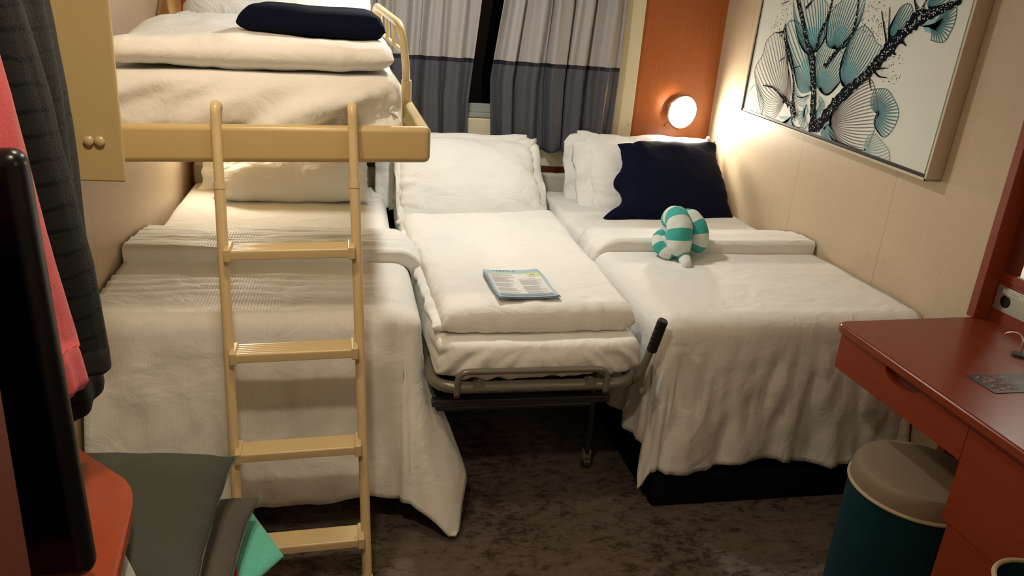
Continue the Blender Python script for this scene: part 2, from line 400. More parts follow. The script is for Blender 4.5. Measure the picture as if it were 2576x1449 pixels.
for x in (0.35, 0.72, 1.085):
    lathe('screw', (x, YB - 0.035, 0.808), (0, -1, 0), [(0.0085, 0), (0.008, 0.003), (0.004, 0.005), (0, 0.0055)], M['cream_trim'], tr, 16)
trim('trim_5', WX0 - 0.12, WX0, YB - 0.035, YB, 0.90, ZC)
trim('trim_6', WX0, WX1 - 0.02, YB - 0.01, YB, 0.90, WZ0)
win = box('window_1', WX0, WX1, YB + 0.05, YB + 0.06, WZ0, WZ1, M['glass_dark']); win['kind'] = 'structure'
bm = bmesh.new()
add_box(bm, WX0, WX1, YB + 0.015, YB + 0.05, WZ0, 1.045, 0.003); add_box(bm, WX0, WX1, YB + 0.03, YB + 0.05, 1.045, 1.09, 0.003)
add_box(bm, WX0, WX0 + 0.05, YB + 0.02, YB + 0.05, 1.09, WZ1, 0.003); add_box(bm, WX1 - 0.05, WX1, YB + 0.02, YB + 0.05, 1.09, WZ1, 0.003)
bm_obj('window_frame', bm, M['grey_frame'], win)
lathe('screw', (0.78, YB + 0.03, 1.075), (0, -1, 0), [(0.005, 0), (0.004, 0.002), (0, 0.0025)], M['chrome'], win, 12)
# downlights in the ceiling, out of the frame; the last one is added fill
for i, (x, y) in enumerate(((-0.22, 1.68), (0.42, 2.95), (-0.12, 0.72))):
    d = empty('ceiling_light', (x, y, ZC))
    tag(d, ['round recessed ceiling light just above the top of the ladder', 'round recessed ceiling light above the middle bed', 'added round ceiling fill light nearest the room entrance'][i], 'light')
    lathe('trim_ring', (0, 0, 0), (0, 0, -1), [(0.085, 0), (0.085, 0.006), (0.07, 0.008), (0.066, 0.002), (0.066, 0)], M['chrome'], d)
    lathe('diffuser', (0, 0, 0), (0, 0, -1), [(0.064, 0.001), (0.064, 0.003), (0, 0.004)], M['ceil_lamp'], d)

# ================================================================== HEADBOARD, LAMPS
hb = box('headboard', XL + 0.02, XR - 0.02, YB - 0.05, YB - 0.001, 0.606, 0.755, M['cream_back'], None, 0.02)
tag(hb, 'long low padded cream headboard on the red wood wall behind the pillows', 'headboard')
for x, lab in ((1.77, 'round lit wall reading lamp above the right bed'), (-0.53, 'round lit wall reading lamp hidden above the left bed')):
    L = empty('wall_lamp', (x - 0.018, YB - 0.012, 1.118)); tag(L, lab, 'lamp')
    ax = Vector((0.14, -1, -0.10))
    lathe('lamp_base', (0, 0, 0), (0, -1, 0), [(0, 0), (0.062, 0), (0.066, 0.006), (0.064, 0.03), (0.05, 0.04)], M['chrome'], L)
    lathe('lamp_ring', (0, -0.035, 0), ax, [(0.060, -0.005), (0.078, 0.01), (0.088, 0.034), (0.09, 0.042), (0.086, 0.048), (0.080, 0.046), (0.078, 0.04)], M['chrome'], L)
    lathe('lamp_glass', (0, -0.035, 0), ax, [(0.076, 0.040), (0.073, 0.045), (0.064, 0.050), (0.045, 0.054), (0.02, 0.056), (0, 0.0565)], M['lamp'], L)
    tube('switch', [(-0.062, -0.055, -0.062), (-0.072, -0.058, -0.072), (-0.08, -0.06, -0.078)], [0.003, 0.003, 0.006], M['chrome'], L, 10)

# ================================================================== CURTAINS
def curtain(name, x0f, x1f, ztop, zbot, npl, seed, label):
    nx, nz = 260, 60; V = []; F = []
    for j in range(nz + 1):
        z = zbot + (ztop - zbot) * j / nz
        t = j / nz; xa, xb = x0f(z), x1f(z)
        for i in range(nx + 1):
            s = i / nx
            ph = s * npl * 2 * PI + 2.6 * fbm((s * 6 + seed, seed, t * 0.5), 1, 2)
            amp = 0.034 * (0.45 + 0.7 * abs(fbm((s * 9 + seed * 3, 1.7, 0), 1, 1))) * (1 - 0.15 * t)
            y = 3.885 + amp * math.sin(ph) + 0.01 * math.sin(ph * 2.3 + seed + t)
            x = xa + (xb - xa) * s + 0.008 * math.cos(ph)
            zz = z + (0.006 * math.sin(ph + 0.6) + 0.004 * math.sin(s * 11)) * (1 - t)
            V.append((x, y, zz))
    w = nx + 1
    for j in range(nz):
        for i in range(nx): F.append((j * w + i, j * w + i + 1, (j + 1) * w + i + 1, (j + 1) * w + i))
    o = mesh_obj(name, V, F, M['curtain']); md = o.modifiers.new('t', 'SOLIDIFY'); md.thickness = 0.003
    tag(o, label, 'curtain', ); return o
def lerp_tab(tab):
    def f(z):
        for (z0, v0), (z1, v1) in zip(tab, tab[1:]):
            if z <= z1: return v0 + (v1 - v0) * max(0, (z - z0)) / (z1 - z0)
        return tab[-1][1]
    return f
curtain('curtain', lambda z: -0.12, lerp_tab([(0.88, 0.628), (1.12, 0.622), (1.59, 0.655), (2.05, 0.67)]), 2.06, 0.885, 6.5, 1.0,
        'grey two-tone curtain left of the dark window gap')
curtain('curtain', lerp_tab([(0.88, 0.738), (1.22, 0.715), (1.59, 0.752), (2.05, 0.76)]), lambda z: 1.385, 2.06, 0.885, 5.6, 4.2,
        'grey two-tone curtain right of the dark window gap')
ct = tube('curtain_track', [(-0.16, 3.9, 2.075), (1.42, 3.9, 2.075)], 0.012, M['cream_trim']); tag(ct, 'cream curtain track along the top of the window', 'track')
cord = tube('cord', [(0.61, 3.935, 0.905), (0.64, 3.93, 0.912), (0.66, 3.935, 0.906), (0.70, 3.93, 0.915), (0.72, 3.935, 0.908), (0.76, 3.93, 0.904)], 0.0028, M['red_cord'], None, 8, 0.008)
tag(cord, 'thin red cord lying on the window ledge between the curtains', 'cord')

# ================================================================== BEDS
WN = lambda s, a, sc=(1, 1, 1), sd=0: (lambda c, n: a * fbm(Vector((c.x * sc[0], c.y * sc[1], c.z * sc[2] + sd)), s, 3))
# --- left bed
b = empty('bed_base', (-0.23, 3.0, 0)); tag(b, 'black skirted base of the left bed under the bunk', 'bed')
box('skirt', -0.46, 0.40, -0.80, 0.93, 0.0, 0.42, M['skirt'], b, 0.01)
def matt(name, x0, x1, y0, y1, z0, z1, label, mat=None, wr=None, r=0.05, n=(60, 90), p=2.4):
    zc = (z0 + z1) / 2
    o = puff(name, [(x0, y0), (x1, y0), (x1, y1), (x0, y1)], zc, z1 - zc, zc - z0, r, mat or M['sheet'], None, p, n, corner_r=0.0, wr=wr)
    tag(o, label, 'mattress'); return o
matt('mattress', XL + 0.008, 0.215, 2.20, 3.93, 0.42, 0.662, 'white-sheeted mattress of the left bed below the bunk', wr=WN(4, 0.006))
cov = drape('coverlet', XL + 0.015, 0.235, 2.165, 3.02, 0.667, 0, 0.52, 0.545, M['coverlet'], r=0.055, flare=0.26, pw=2.9, amp=0.034, freq=5.5, seed=3,
            zmin=0.02, hem=0.03, flare_r=0.03, crn=0.18, low=0.42, cxs=0.35, topfn=lambda x, y: 0.004 * fbm((x * 3, y * 9, 0), 1, 3) + 0.004 * math.exp(-((y - 2.45) / 0.12) ** 2) * math.sin(y * 110 + 3 * fbm((x * 2, y, 1), 1, 2)) * (1 if x < 0.1 else 0.3))
tag(cov, 'white striped coverlet hanging over the foot of the left bed behind the ladder', 'coverlet')
def band(name, x0, x1, y0, y1, z, ohl, ohr, h, mat, label, seed, wr=0.004, skew=0.0, fr=None, fl=None):
    """turned-down duvet edge: a thick roll across the bed that also drops over one side"""
    def topf(x, y): return 0
    o = drape(name, x0, x1, y0, y1, z, ohl, ohr, 0, mat, None, 0.05, 0.08, 3, 0.008, 8, 0.012, seed, 0.1, 0.01, 0, None, flare_r=fr, flare_l=fl)
    me = o.data; L = y1 - y0
    cs = [v.co.copy() for v in me.vertices]; ns = [v.normal.copy() for v in me.vertices]
    for v, c_, n_ in zip(me.vertices, cs, ns):
        t = (c_.y - y0) / L; e = min(t, 1 - t) * L
        if n_.z < -0.2: n_ = -n_
        q = min(e / 0.035, 1) if t < 0.5 else min(e / 0.10, 1)
        hh = h * math.sqrt(max(0, 1 - (1 - q) ** 2)) * (1.0 - 0.45 * smooth01((t - 0.35) / 0.5))
        roll = -0.02 * math.sqrt(max(0, 1 - (1 - min(e / 0.03, 1)) ** 2)) if t < 0.5 else 0
        v.co = c_ + n_ * (hh + wr * fbm((c_.x * 2.2, c_.y * 13, c_.z * 3), 1.6, 3) * q) + Vector((0, roll + skew * (c_.x - x0) + 0.014 * fbm((c_.x * 2, seed, 0), 1.5, 2), 0))
    me.update(); tag(o, label, 'duvet'); return o
band('folded_duvet_edge', XL + 0.012, 0.245, 2.66, 3.08, 0.668, 0, 0.20, 0.056, M['coverlet_wr'], 'folded-back white duvet band across the left bed', 5, 0.007)
# --- right bed
b = empty('bed_base', (1.45, 3.0, 0)); tag(b, 'black skirted base of the right bed beside the desk', 'bed')
bm = bmesh.new(); add_box(bm, -0.42, 0.50, -0.84, 0.93, 0.0, 0.42, 0.01); add_box(bm, -0.42, 0.50, -0.93, -0.80, 0.0, 0.12, 0.01); bm_obj('skirt', bm, M['skirt'], b)  # second, low box: black stand-in for the floor shade under the hem
matt('mattress', 1.0, XR - 0.008, 2.14, 3.93, 0.42, 0.668, 'white-sheeted mattress of the right bed along the wall', wr=WN(4, 0.006))
cov = drape('coverlet', 0.985, XR - 0.012, 2.10, 3.02, 0.675, 0.42, 0, 0.50, M['coverlet'], r=0.06, flare=0.10, pw=3.2, amp=0.055, freq=7.5, seed=11,
            zmin=0.03, hem=0.05, flare_l=0.02, crn=0.02, topfn=lambda x, y: 0.004 * fbm((x * 3, y * 4, 5), 1, 3))
tag(cov, 'white striped coverlet hanging in folds over the foot of the right bed', 'coverlet')
band('folded_duvet_edge', 1.03, XR - 0.012, 2.80, 3.14, 0.672, 0.26, 0, 0.062, M['coverlet_wr'], 'folded-back white duvet band on the right bed behind the striped towel', 9, 0.003)

# --- rollaway bed in the middle
rb = empty('rollaway_bed', (0.6, 2.9, 0)); tag(rb, 'grey steel folding rollaway bed frame between the two beds', 'bed frame')
def RB(p): return (p[0] - 0.6, p[1] - 2.9, p[2])
def rtube(name, pts, r, mat, rad=None, n=14, parent=rb): return tube(name, [RB(p) for p in pts], r, mat, parent, n, rad)
FY = 2.055
rtube('frame_rail', [(0.27, 3.85, 0.485), (0.27, FY, 0.485), (0.905, FY, 0.485), (0.905, 3.85, 0.485), (0.27, 3.85, 0.485)], 0.019, M['steel_grey'], 0.09)
rtube('end_rail', [(0.335, FY - 0.018, 0.465), (0.335, FY - 0.022, 0.548), (0.80, FY - 0.022, 0.548), (0.80, FY - 0.018, 0.465)], 0.0095, M['steel_grey'], 0.045)
for x in (0.385, 0.735):
    c = box('bracket', *[v - w for v, w in zip((x, x + 0.032), (0.6, 0.6))], FY - 0.022 - 2.9, FY + 0.012 - 2.9, 0.482, 0.508, M['steel_grey'], rb, 0.001)
    lathe('bolt', RB((x + 0.016, FY - 0.005, 0.508)), (0, 0, 1), [(0.007, 0), (0.007, 0.003), (0.003, 0.006), (0, 0.006)], M['steel_grey'], c, 12)
for x, w in ((0.43, 0.03), (0.50, 0.045), (0.57, 0.02), (0.69, 0.018), (0.76, 0.013)):
    p = RB((x, FY - 0.0192, 0.478)); bm = bmesh.new(); add_box(bm, p[0], p[0] + w, p[1] - 0.0008, p[1] + 0.004, p[2] - 0.001, p[2] + 0.001); bm_obj('paint_chip', bm, M['rust'], rb)
for x in (0.335, 0.80):
    p = RB((x, FY - 0.024, 0.468)); bm = bmesh.new(); add_box(bm, p[0] - 0.008, p[0] + 0.008, p[1] - 0.004, p[1] + 0.006, p[2] - 0.006, p[2] + 0.005, 0.002); bm_obj('paint_chip', bm, M['rust'], rb)
box('cross_bar', 0.27 - 0.6, 0.845 - 0.6, 2.10 - 2.9, 2.13 - 2.9, 0.395, 0.418, M['steel_dark'], rb, 0.004)
rtube('cross_bar', [(0.28, 2.16, 0.36), (0.80, 2.16, 0.36)], 0.011, M['steel_dark'])
rtube('cross_bar', [(0.28, 2.22, 0.34), (0.80, 2.22, 0.335)], 0.010, M['steel_dark'])
for x in (0.30, 0.873):
    for y in (2.33, 3.6):
        g = rtube('leg', [(x - 0.05, y - 0.10, 0.47), (x - 0.02, y - 0.06, 0.25), (x, y, 0.06)], 0.011, M['steel_dark'], 0.1)
        lathe('caster', RB((x, y, 0.022)), (1, 0, 0), [(0, -0.012), (0.022, -0.012), (0.022, 0.012), (0, 0.012)], M['steel_dark'], g, 20)
        box('caster_fork', x - 0.6 - 0.016, x - 0.6 + 0.016, y - 2.9 - 0.010, y - 2.9 + 0.010, 0.03, 0.075, M['steel_grey'], g, 0.002)
lv = rtube('lever', [(0.905, 2.12, 0.45), (0.915, 2.06, 0.50), (0.925, 2.05, 0.56), (0.94, 2.045, 0.62)], 0.0125, M['steel_grey'], 0.03)
bm = bmesh.new(); add_tube(bm, [RB(p) for p in ((0.938, 2.046, 0.598), (0.9385, 2.0458, 0.602), (0.955, 2.035, 0.702), (0.956, 2.034, 0.707))], [0.015, 0.0165, 0.0165, 0.014], 20)
for k in range(4):
    t = 0.25 + 0.18 * k; p = Vector(RB((0.9385, 2.0458, 0.602))).lerp(Vector(RB((0.955, 2.035, 0.702))), t)
    bmesh.ops.create_uvsphere(bm, u_segments=10, v_segments=6, radius=0.005, matrix=Matrix.Translation(p + Vector((-0.015, -0.003, 0.002))))
bm_obj('grip', bm, M['rubber'], lv)

def mid_wr(c, n):
    f = smooth01((2.26 - c.y) / 0.12)
    a = 0.004 * fbm((c.x, c.y, c.z), 4, 2)
    dist = abs(c.x - 0.585)
    lo = smooth01((0.612 - c.z) / 0.03)
    return a + f * lo * (0.009 * fbm((c.x * 22 + (c.z - .6) * 20 * (1 if c.x > 0.585 else -1), c.z * 5, 2.2), 1, 2) * (0.3 + 1.5 * smooth01(dist / 0.3)) + 0.007 * fbm((c.x * 3, 0, c.z * 9), 1, 2))
mm = puff('mattress', [(0.262, 2.045), (0.925, 2.045), (0.955, 3.92), (0.245, 3.92)], 0.565, 0.060, 0.060, 0.042, M['sheet'], None, 2.6, (150, 120), corner_r=0.03, wr=mid_wr)
tag(mm, 'white-sheeted mattress on the folding rollaway bed in the middle', 'mattress')
# folded duvet on the middle bed (two stacked layers)
def duv_wr(c, n):
    return 0.012 * fbm((c.x * 2.2, c.y * 2.2, c.z), 1, 2) + 0.0045 * fbm((c.x * 9 + c.y * 5, c.y * 3, 0.4), 1, 3) + (0.004 * fbm((c.x * 26, c.y * 5, c.z * 5), 1, 2) if c.y < 2.2 else 0)
dv = puff('folded_duvet', [(0.292, 2.105), (0.905, 2.13), (0.958, 3.36), (0.262, 3.24)], 0.662, 0.054, 0.040, 0.052, M['coverlet'], None, 2.2, (90, 130), corner_r=0.0, wr=duv_wr)
# second layer edge seen on the left side of the stack
for s in (0,):
    me = dv.data
lay = puff('duvet_layer', [(0.268, 2.14), (0.42, 2.12), (0.40, 3.25), (0.240, 3.16)], 0.643, 0.016, 0.014, 0.03, M['coverlet'], dv, 2.2, (24, 110),
     wr=lambda c, n: 0.010 * fbm((c.x * 4, c.y * 12, 3), 1, 3))
tag(dv, 'thick white duvet folded flat on the middle rollaway bed', 'duvet')

# ================================================================== PILLOWS
def pillow(name, w, l, t, loc, rot, mat, label, cat='pillow', seed=0, flange=None, ears=0.06, wr=0.015, parent=None, group=None):
    o = puff(name, [(-w / 2, -l / 2), (w / 2, -l / 2), (w / 2, l / 2), (-w / 2, l / 2)], 0, t / 2, t / 2, min(w, l) * 0.5, mat, parent, 2.0, (90, 64),
             ears=ears, wr=lambda c, n: wr * fbm((c.x * 3.5 + seed, c.y * 3.5, c.z * 3), 1.2, 3) + wr * 0.8 * smooth01((abs(c.x) - w * 0.2) / (w * 0.3)) * fbm((c.x * 4 + seed, c.y * 18 + 6 * c.x, 1), 1, 2))
    o.location = loc; o.rotation_euler = rot
    if label: tag(o, label, cat, group)
    if flange:
        for (side, a, bb) in flange:     # open pillowcase flap beyond one end
            V = []; F = []; nx, ny = 10, 26
            for j in range(ny + 1):
                for i in range(nx + 1):
                    s = i / nx; q = j / ny - 0.5
                    x = side * (w / 2 - 0.03 + s * a); y = q * l * (0.93 - 0.0 * s)
                    z = bb * s * s + 0.012 * s * math.sin(q * 14 + seed) + 0.02 * s * fbm((q * 5, s, seed), 1, 2)
                    V.append((x, y, z + 0.004))
            for j in range(ny):
                for i in range(nx): F.append((j * (nx + 1) + i, j * (nx + 1) + i + 1, (j + 1) * (nx + 1) + i + 1, (j + 1) * (nx + 1) + i))
            f = mesh_obj('pillowcase_flap', V, F, mat, o); md = f.modifiers.new('t', 'SOLIDIFY'); md.thickness = 0.003
    return o
D = math.radians
# middle bed: front pillow leaning on the wall, another behind it
pillow('pillow', 0.70, 0.50, 0.19, (0.595, 3.62, 0.775), (D(42), 0, D(1)), M['pillow'], 'large white pillow leaning at the head of the middle bed', seed=2, flange=[(1, 0.06, -0.03), (-1, 0.03, -0.01)])
pillow('pillow', 0.70, 0.40, 0.11, (0.57, 3.80, 0.775), (D(72), 0, D(0)), M['pillow'], 'white pillow mostly hidden behind the large pillow of the middle bed', seed=5, flange=[(1, 0.09, -0.03), (-1, 0.09, -0.04)])
# left bed
pillow('pillow', 0.70, 0.42, 0.17, (-0.21, 3.69, 0.80), (D(36), 0, D(1)), M['pillow'], 'front white pillow of the left bed behind the ladder', seed=8)
pillow('pillow', 0.70, 0.40, 0.13, (-0.30, 3.82, 0.84), (D(70), 0, 0), M['pillow'], 'rear white pillow at the wall end of the left bed', seed=12)
# right bed
pillow('pillow', 0.74, 0.40, 0.12, (1.55, 3.78, 0.815), (D(64), 0, D(0)), M['pillow'], 'rear white pillow under the wall lamp on the right bed', seed=15, flange=[(-1, 0.09, -0.05), (1, 0.02, 0)])
pillow('pillow', 0.70, 0.40, 0.13, (1.56, 3.68, 0.80), (D(58), 0, D(2)), M['pillow'], 'white pillow between the navy blanket and the rear pillow of the right bed', seed=19, flange=[(-1, 0.09, -0.05)])
nv = pillow('navy_blanket', 0.66, 0.46, 0.15, (1.565, 3.525, 0.82), (D(50), 0, D(6)), M['navy'], 'folded navy blue blanket leaning on the white pillows of the right bed', 'blanket', seed=23, ears=0.05, wr=0.012)
for v in nv.data.vertices:
    q = smooth01((-0.08 - v.co.x) / 0.25) * smooth01((v.co.y + 0.06) / 0.22)
    v.co.x += 0.10 * q; v.co.y -= 0.03 * q
    v.co.x -= 0.05 * smooth01((-0.15 - v.co.x) / 0.15) * smooth01((-0.12 - v.co.y) / 0.08)
    v.co.x += 0.06 * math.exp(-((v.co.y + 0.09) / 0.06) ** 2) * smooth01((-0.2 - v.co.x) / 0.12)

# ================================================================== NEWSLETTER
def text_mesh(body, size, mat, parent, loc, rotm=None, name='lettering', ext=0.0002):
    cu = bpy.data.curves.new(name, 'FONT'); cu.body = body; cu.size = size; cu.extrude = ext
    t = bpy.data.objects.new(name, cu); C.objects.link(t)
    dg = bpy.context.evaluated_depsgraph_get(); me = bpy.data.meshes.new_from_object(t.evaluated_get(dg))
    bpy.data.objects.remove(t); o = bpy.data.objects.new(name, me); C.objects.link(o)
    me.materials.clear(); me.materials.append(mat); o.parent = parent; o.location = loc
    if rotm: o.rotation_euler = rotm
    return o
M['paper'] = plain('printed_paper', (0.72, 0.72, 0.70), 0.5); M['paper_blue'] = plain('pale_blue_print', (0.36, 0.50, 0.62), 0.5)
M['lime'] = plain('lime_print', (0.62, 0.70, 0.10), 0.5); M['ink'] = plain('grey_ink', (0.30, 0.31, 0.33), 0.6); M['ink_blue'] = plain('dark_blue_ink', (0.02, 0.10, 0.20), 0.6)
M['paper_band'] = plain('blue_grey_band', (0.22, 0.31, 0.38), 0.5)
nl = empty('newsletter', (0.563, 2.303, 0.722), (0, 0, D(2)))
tag(nl, 'blue and white printed newsletter lying on the folded duvet of the middle bed', 'newsletter')
pw_, ph_ = 0.192, 0.268
def pz(x, y): return 0.006 + 0.009 * ((x / pw_) * 2) ** 2 * 0.5 + 0.004 * max(0, -y / ph_ - 0.1) + 0.002 * math.sin(y * 30)
def paper_quad(x0, x1, y0, y1, off, mat, name, parent, nx=14, ny=14, thick=0):
    V = []; F = []
    for j in range(ny + 1):
        for i in range(nx + 1):
            x = x0 + (x1 - x0) * i / nx; y = y0 + (y1 - y0) * j / ny; V.append((x, y, pz(x, y) + off))
    for j in range(ny):
        for i in range(nx): F.append((j * (nx + 1) + i, j * (nx + 1) + i + 1, (j + 1) * (nx + 1) + i + 1, (j + 1) * (nx + 1) + i))
    o = mesh_obj(name, V, F, mat, parent)
    if thick: md = o.modifiers.new('t', 'SOLIDIFY'); md.thickness = thick; md.offset = -1
    return o
paper_quad(-pw_ / 2, pw_ / 2, -ph_ / 2, ph_ / 2, 0, M['paper_blue'], 'cover_sheet', nl, thick=0.0012)
u = paper_quad(-pw_ / 2 - 0.004, pw_ / 2 + 0.003, -ph_ / 2 - 0.004, ph_ / 2 - 0.02, -0.0025, M['paper_band'], 'under_sheet', nl, thick=0.0012)
paper_quad(-pw_ / 2 + 0.008, pw_ / 2 - 0.010, -ph_ / 2 + 0.012, ph_ / 2 - 0.045, 0.0004, M['paper'], 'text_area', nl)
paper_quad(-pw_ / 2 + 0.006, pw_ / 2 - 0.010, ph_ / 2 - 0.047, ph_ / 2 - 0.042, 0.0007, M['lime'], 'lime_line', nl)
paper_quad(-pw_ / 2 + 0.008, pw_ / 2 - 0.012, -ph_ / 2 + 0.012, -ph_ / 2 + 0.036, 0.0007, M['paper_band'], 'footer', nl)
paper_quad(pw_ / 2 - 0.052, pw_ / 2 - 0.010, ph_ / 2 - 0.082, ph_ / 2 - 0.046, 0.0008, M['lime'], 'day_box', nl)
paper_quad(pw_ / 2 - 0.047, pw_ / 2 - 0.015, ph_ / 2 - 0.078, ph_ / 2 - 0.052, 0.0011, M['paper'], 'day_box_centre', nl)
text_mesh('DAY 3', 0.011, M['ink_blue'], nl, (pw_ / 2 - 0.046, ph_ / 2 - 0.070, pz(0.06, 0.06) + 0.0016), (0, D(-4), 0))
text_mesh('FREESTYLE DAILY', 0.0215, M['ink_blue'], nl, (-pw_ / 2 + 0.010, ph_ / 2 - 0.022, pz(-0.05, 0.13) + 0.0012), (D(1), D(1.2), 0))
V = []; F = []
def tl(x0, x1, y):
    k = len(V)
    n_ = 5
    for i in range(n_ + 1):
        x = x0 + (x1 - x0) * i / n_
        V.append((x, y, pz(x, y) + 0.0014)); V.append((x, y + 0.0016, pz(x, y) + 0.0014))
    for i in range(n_): F.append((k + 2 * i, k + 2 * i + 2, k + 2 * i + 3, k + 2 * i + 1))
for r_ in range(28):
    y = ph_ / 2 - 0.058 - r_ * 0.0062
    if y < -ph_ / 2 + 0.042: break
    for (xa, xb) in ((-pw_ / 2 + 0.012, -0.006), (0.004, pw_ / 2 - 0.016)):
        if xa > 0 and r_ < 5: continue
        if random.random() < 0.14: continue
        tl(xa, xb - random.random() * 0.03, y)
mesh_obj('print_lines', V, F, M['ink'], nl, False)

# ================================================================== TOWEL ANIMAL
def towel():
    t = NT('teal_white_terry'); bm = bmesh.new()
    teal, white = (0.05, 0.42, 0.38), (0.72, 0.78, 0.74)
    ms = []
    for nm, c in (('teal_terry', teal), ('white_terry', white)):
        q = NT(nm); n1 = noise_n(q, coords(q), 700, 2, 0.6); n2 = noise_n(q, coords(q), 30, 2)
        q.l(bump(q, n1.outputs['Fac'], 0.8, 0.003, bump(q, n2.outputs['Fac'], 0.4, 0.006)), q.b.inputs['Normal']); setp(q.b, **{'Base Color': (*c, 1), 'Roughness': 0.95, 'Specular IOR Level': 0.1, 'Sheen Weight': 0.2}); ms.append(q.m)
    def roll(pts, rad, flat=1.0, per=0.052, ph=0.0, n=28, steps=150, lump=0.003):
        pts = [Vector(p) for p in pts]
        # catmull-rom
        P = [pts[0] * 2 - pts[1]] + pts + [pts[-1] * 2 - pts[-2]]; rr = [rad[0]] + list(rad) + [rad[-1]]; path = []; rs = []
        segs = len(pts) - 1
        for k in range(steps + 1):
            s = k / steps * segs; i = min(int(s), segs - 1); f = s - i
            a, b_, c_, d_ = P[i], P[i + 1], P[i + 2], P[i + 3]
            path.append(0.5 * ((2 * b_) + (c_ - a) * f + (2 * a - 5 * b_ + 4 * c_ - d_) * f * f + (3 * b_ - a - 3 * c_ + d_) * f ** 3))
            rs.append(rr[i + 1] * (1 - f) + rr[i + 2] * f)
        ends = [0]
        for a, b_ in zip(path, path[1:]): ends.append(ends[-1] + (b_ - a).length)
        N = len(path)
        for k in range(N):   # rounded ends
            e = min(ends[k], ends[-1] - ends[k]); q = rs[k] * 0.8
            if e < q: rs[k] *= max(0.12, math.sqrt(1 - (1 - e / q) ** 2))
        start = len(bm.faces)
        rings = add_tube(bm, path, rs, n, True, flat); bm.faces.ensure_lookup_table(); bm.verts.ensure_lookup_table()
        for i in range(N - 1):
            for k in range(n):
                fidx = start + i * n + k
                ang = 2 * PI * k / n
                s = (ends[i] + ph) / per
                bm.faces[fidx].material_index = int(math.floor(s)) % 2
        for rg in rings:
            for v in rg:
                v.co += (v.co - sum((x.co for x in rg), Vector()) / len(rg)).normalized() * lump * fbm(v.co * 30, 1, 2) if (v.co - rg[0].co).length >= 0 else Vector()
    # two tall arched lobes
    roll([(0.005, -0.045, 0.035), (0.0, -0.070, 0.075), (-0.002, -0.050, 0.135), (-0.002, 0.0, 0.160), (0.0, 0.05, 0.135), (0.01, 0.06, 0.06), (0.01, 0.05, 0.03)],
         (0.042, 0.050, 0.050, 0.048, 0.046, 0.045, 0.035), per=0.034, ph=0.004)
    roll([(0.070, -0.015, 0.038), (0.088, -0.022, 0.075), (0.082, -0.008, 0.125), (0.060, 0.03, 0.150), (0.062, 0.075, 0.12), (0.06, 0.08, 0.04)],
         (0.038, 0.045, 0.045, 0.042, 0.04, 0.036), per=0.036, ph=0.0)
    # coil at the left
    roll([(-0.015, -0.070, 0.026), (-0.050, -0.060, 0.036), (-0.068, -0.030, 0.060), (-0.055, 0.0, 0.085), (-0.02, 0.01, 0.09)], (0.022, 0.026, 0.027, 0.026, 0.02), per=0.03, ph=0.016)
    roll([(-0.035, -0.045, 0.05), (-0.045, -0.035, 0.075), (-0.03, -0.03, 0.098), (-0.02, 0.0, 0.115)], (0.018, 0.02, 0.016, 0.012), per=0.05, ph=0.06)
    # nose
    roll([(0.02, -0.06, 0.020), (0.018, -0.105, 0.026), (0.014, -0.150, 0.016), (0.013, -0.165, 0.012)], (0.022, 0.026, 0.018, 0.012), per=0.055, ph=0.0)
    o = bm_obj('towel_animal', bm, ms); o.location = (1.296, 2.775, 0.672); o.rotation_euler = (0, 0, D(-6)); o.scale = (1.0, 1.0, 1.0)
    tag(o, 'teal and white striped bath towel folded into an animal on the right bed', 'towel')
towel()

# ================================================================== BUNK
bk = empty('bunk_bed', (-0.25, 2.06, 1.0)); tag(bk, 'tan metal upper bunk folded down from the left wall over the left bed', 'bunk')
O = Vector((-0.25, 2.06, 1.0))
TILT = math.tan(D(1.9))
def tz(x, z): return z + (x - 0.231) * TILT
def bunk_rail(name, x0, x1, y0, y1, z0, z1, bev, inner=True):
    bm = bmesh.new(); add_box(bm, x0, x1, y0, y1, z0, z1, bev, 5)
    for v in bm.verts: v.co.z = tz(v.co.x, v.co.z); v.co -= O
    return bm_obj(name, bm, M['tan'], bk)
bunk_rail('front_rail', XL + 0.004, 0.231, 2.06, 2.092, 1.157, 1.253, 0.0155)
bunk_rail('side_rail', 0.199, 0.2305, 2.0615, 3.82, 1.158, 1.2525, 0.015)
bunk_rail('side_rail', XL + 0.002, XL + 0.03, 2.085, 3.82, 1.16, 1.25, 0.008)
bunk_rail('end_rail', XL + 0.004, 0.225, 3.79, 3.822, 1.16, 1.25, 0.012)
bunk_rail('deck', XL + 0.02, 0.205, 2.085, 3.80, 1.164, 1.176, 0.0)
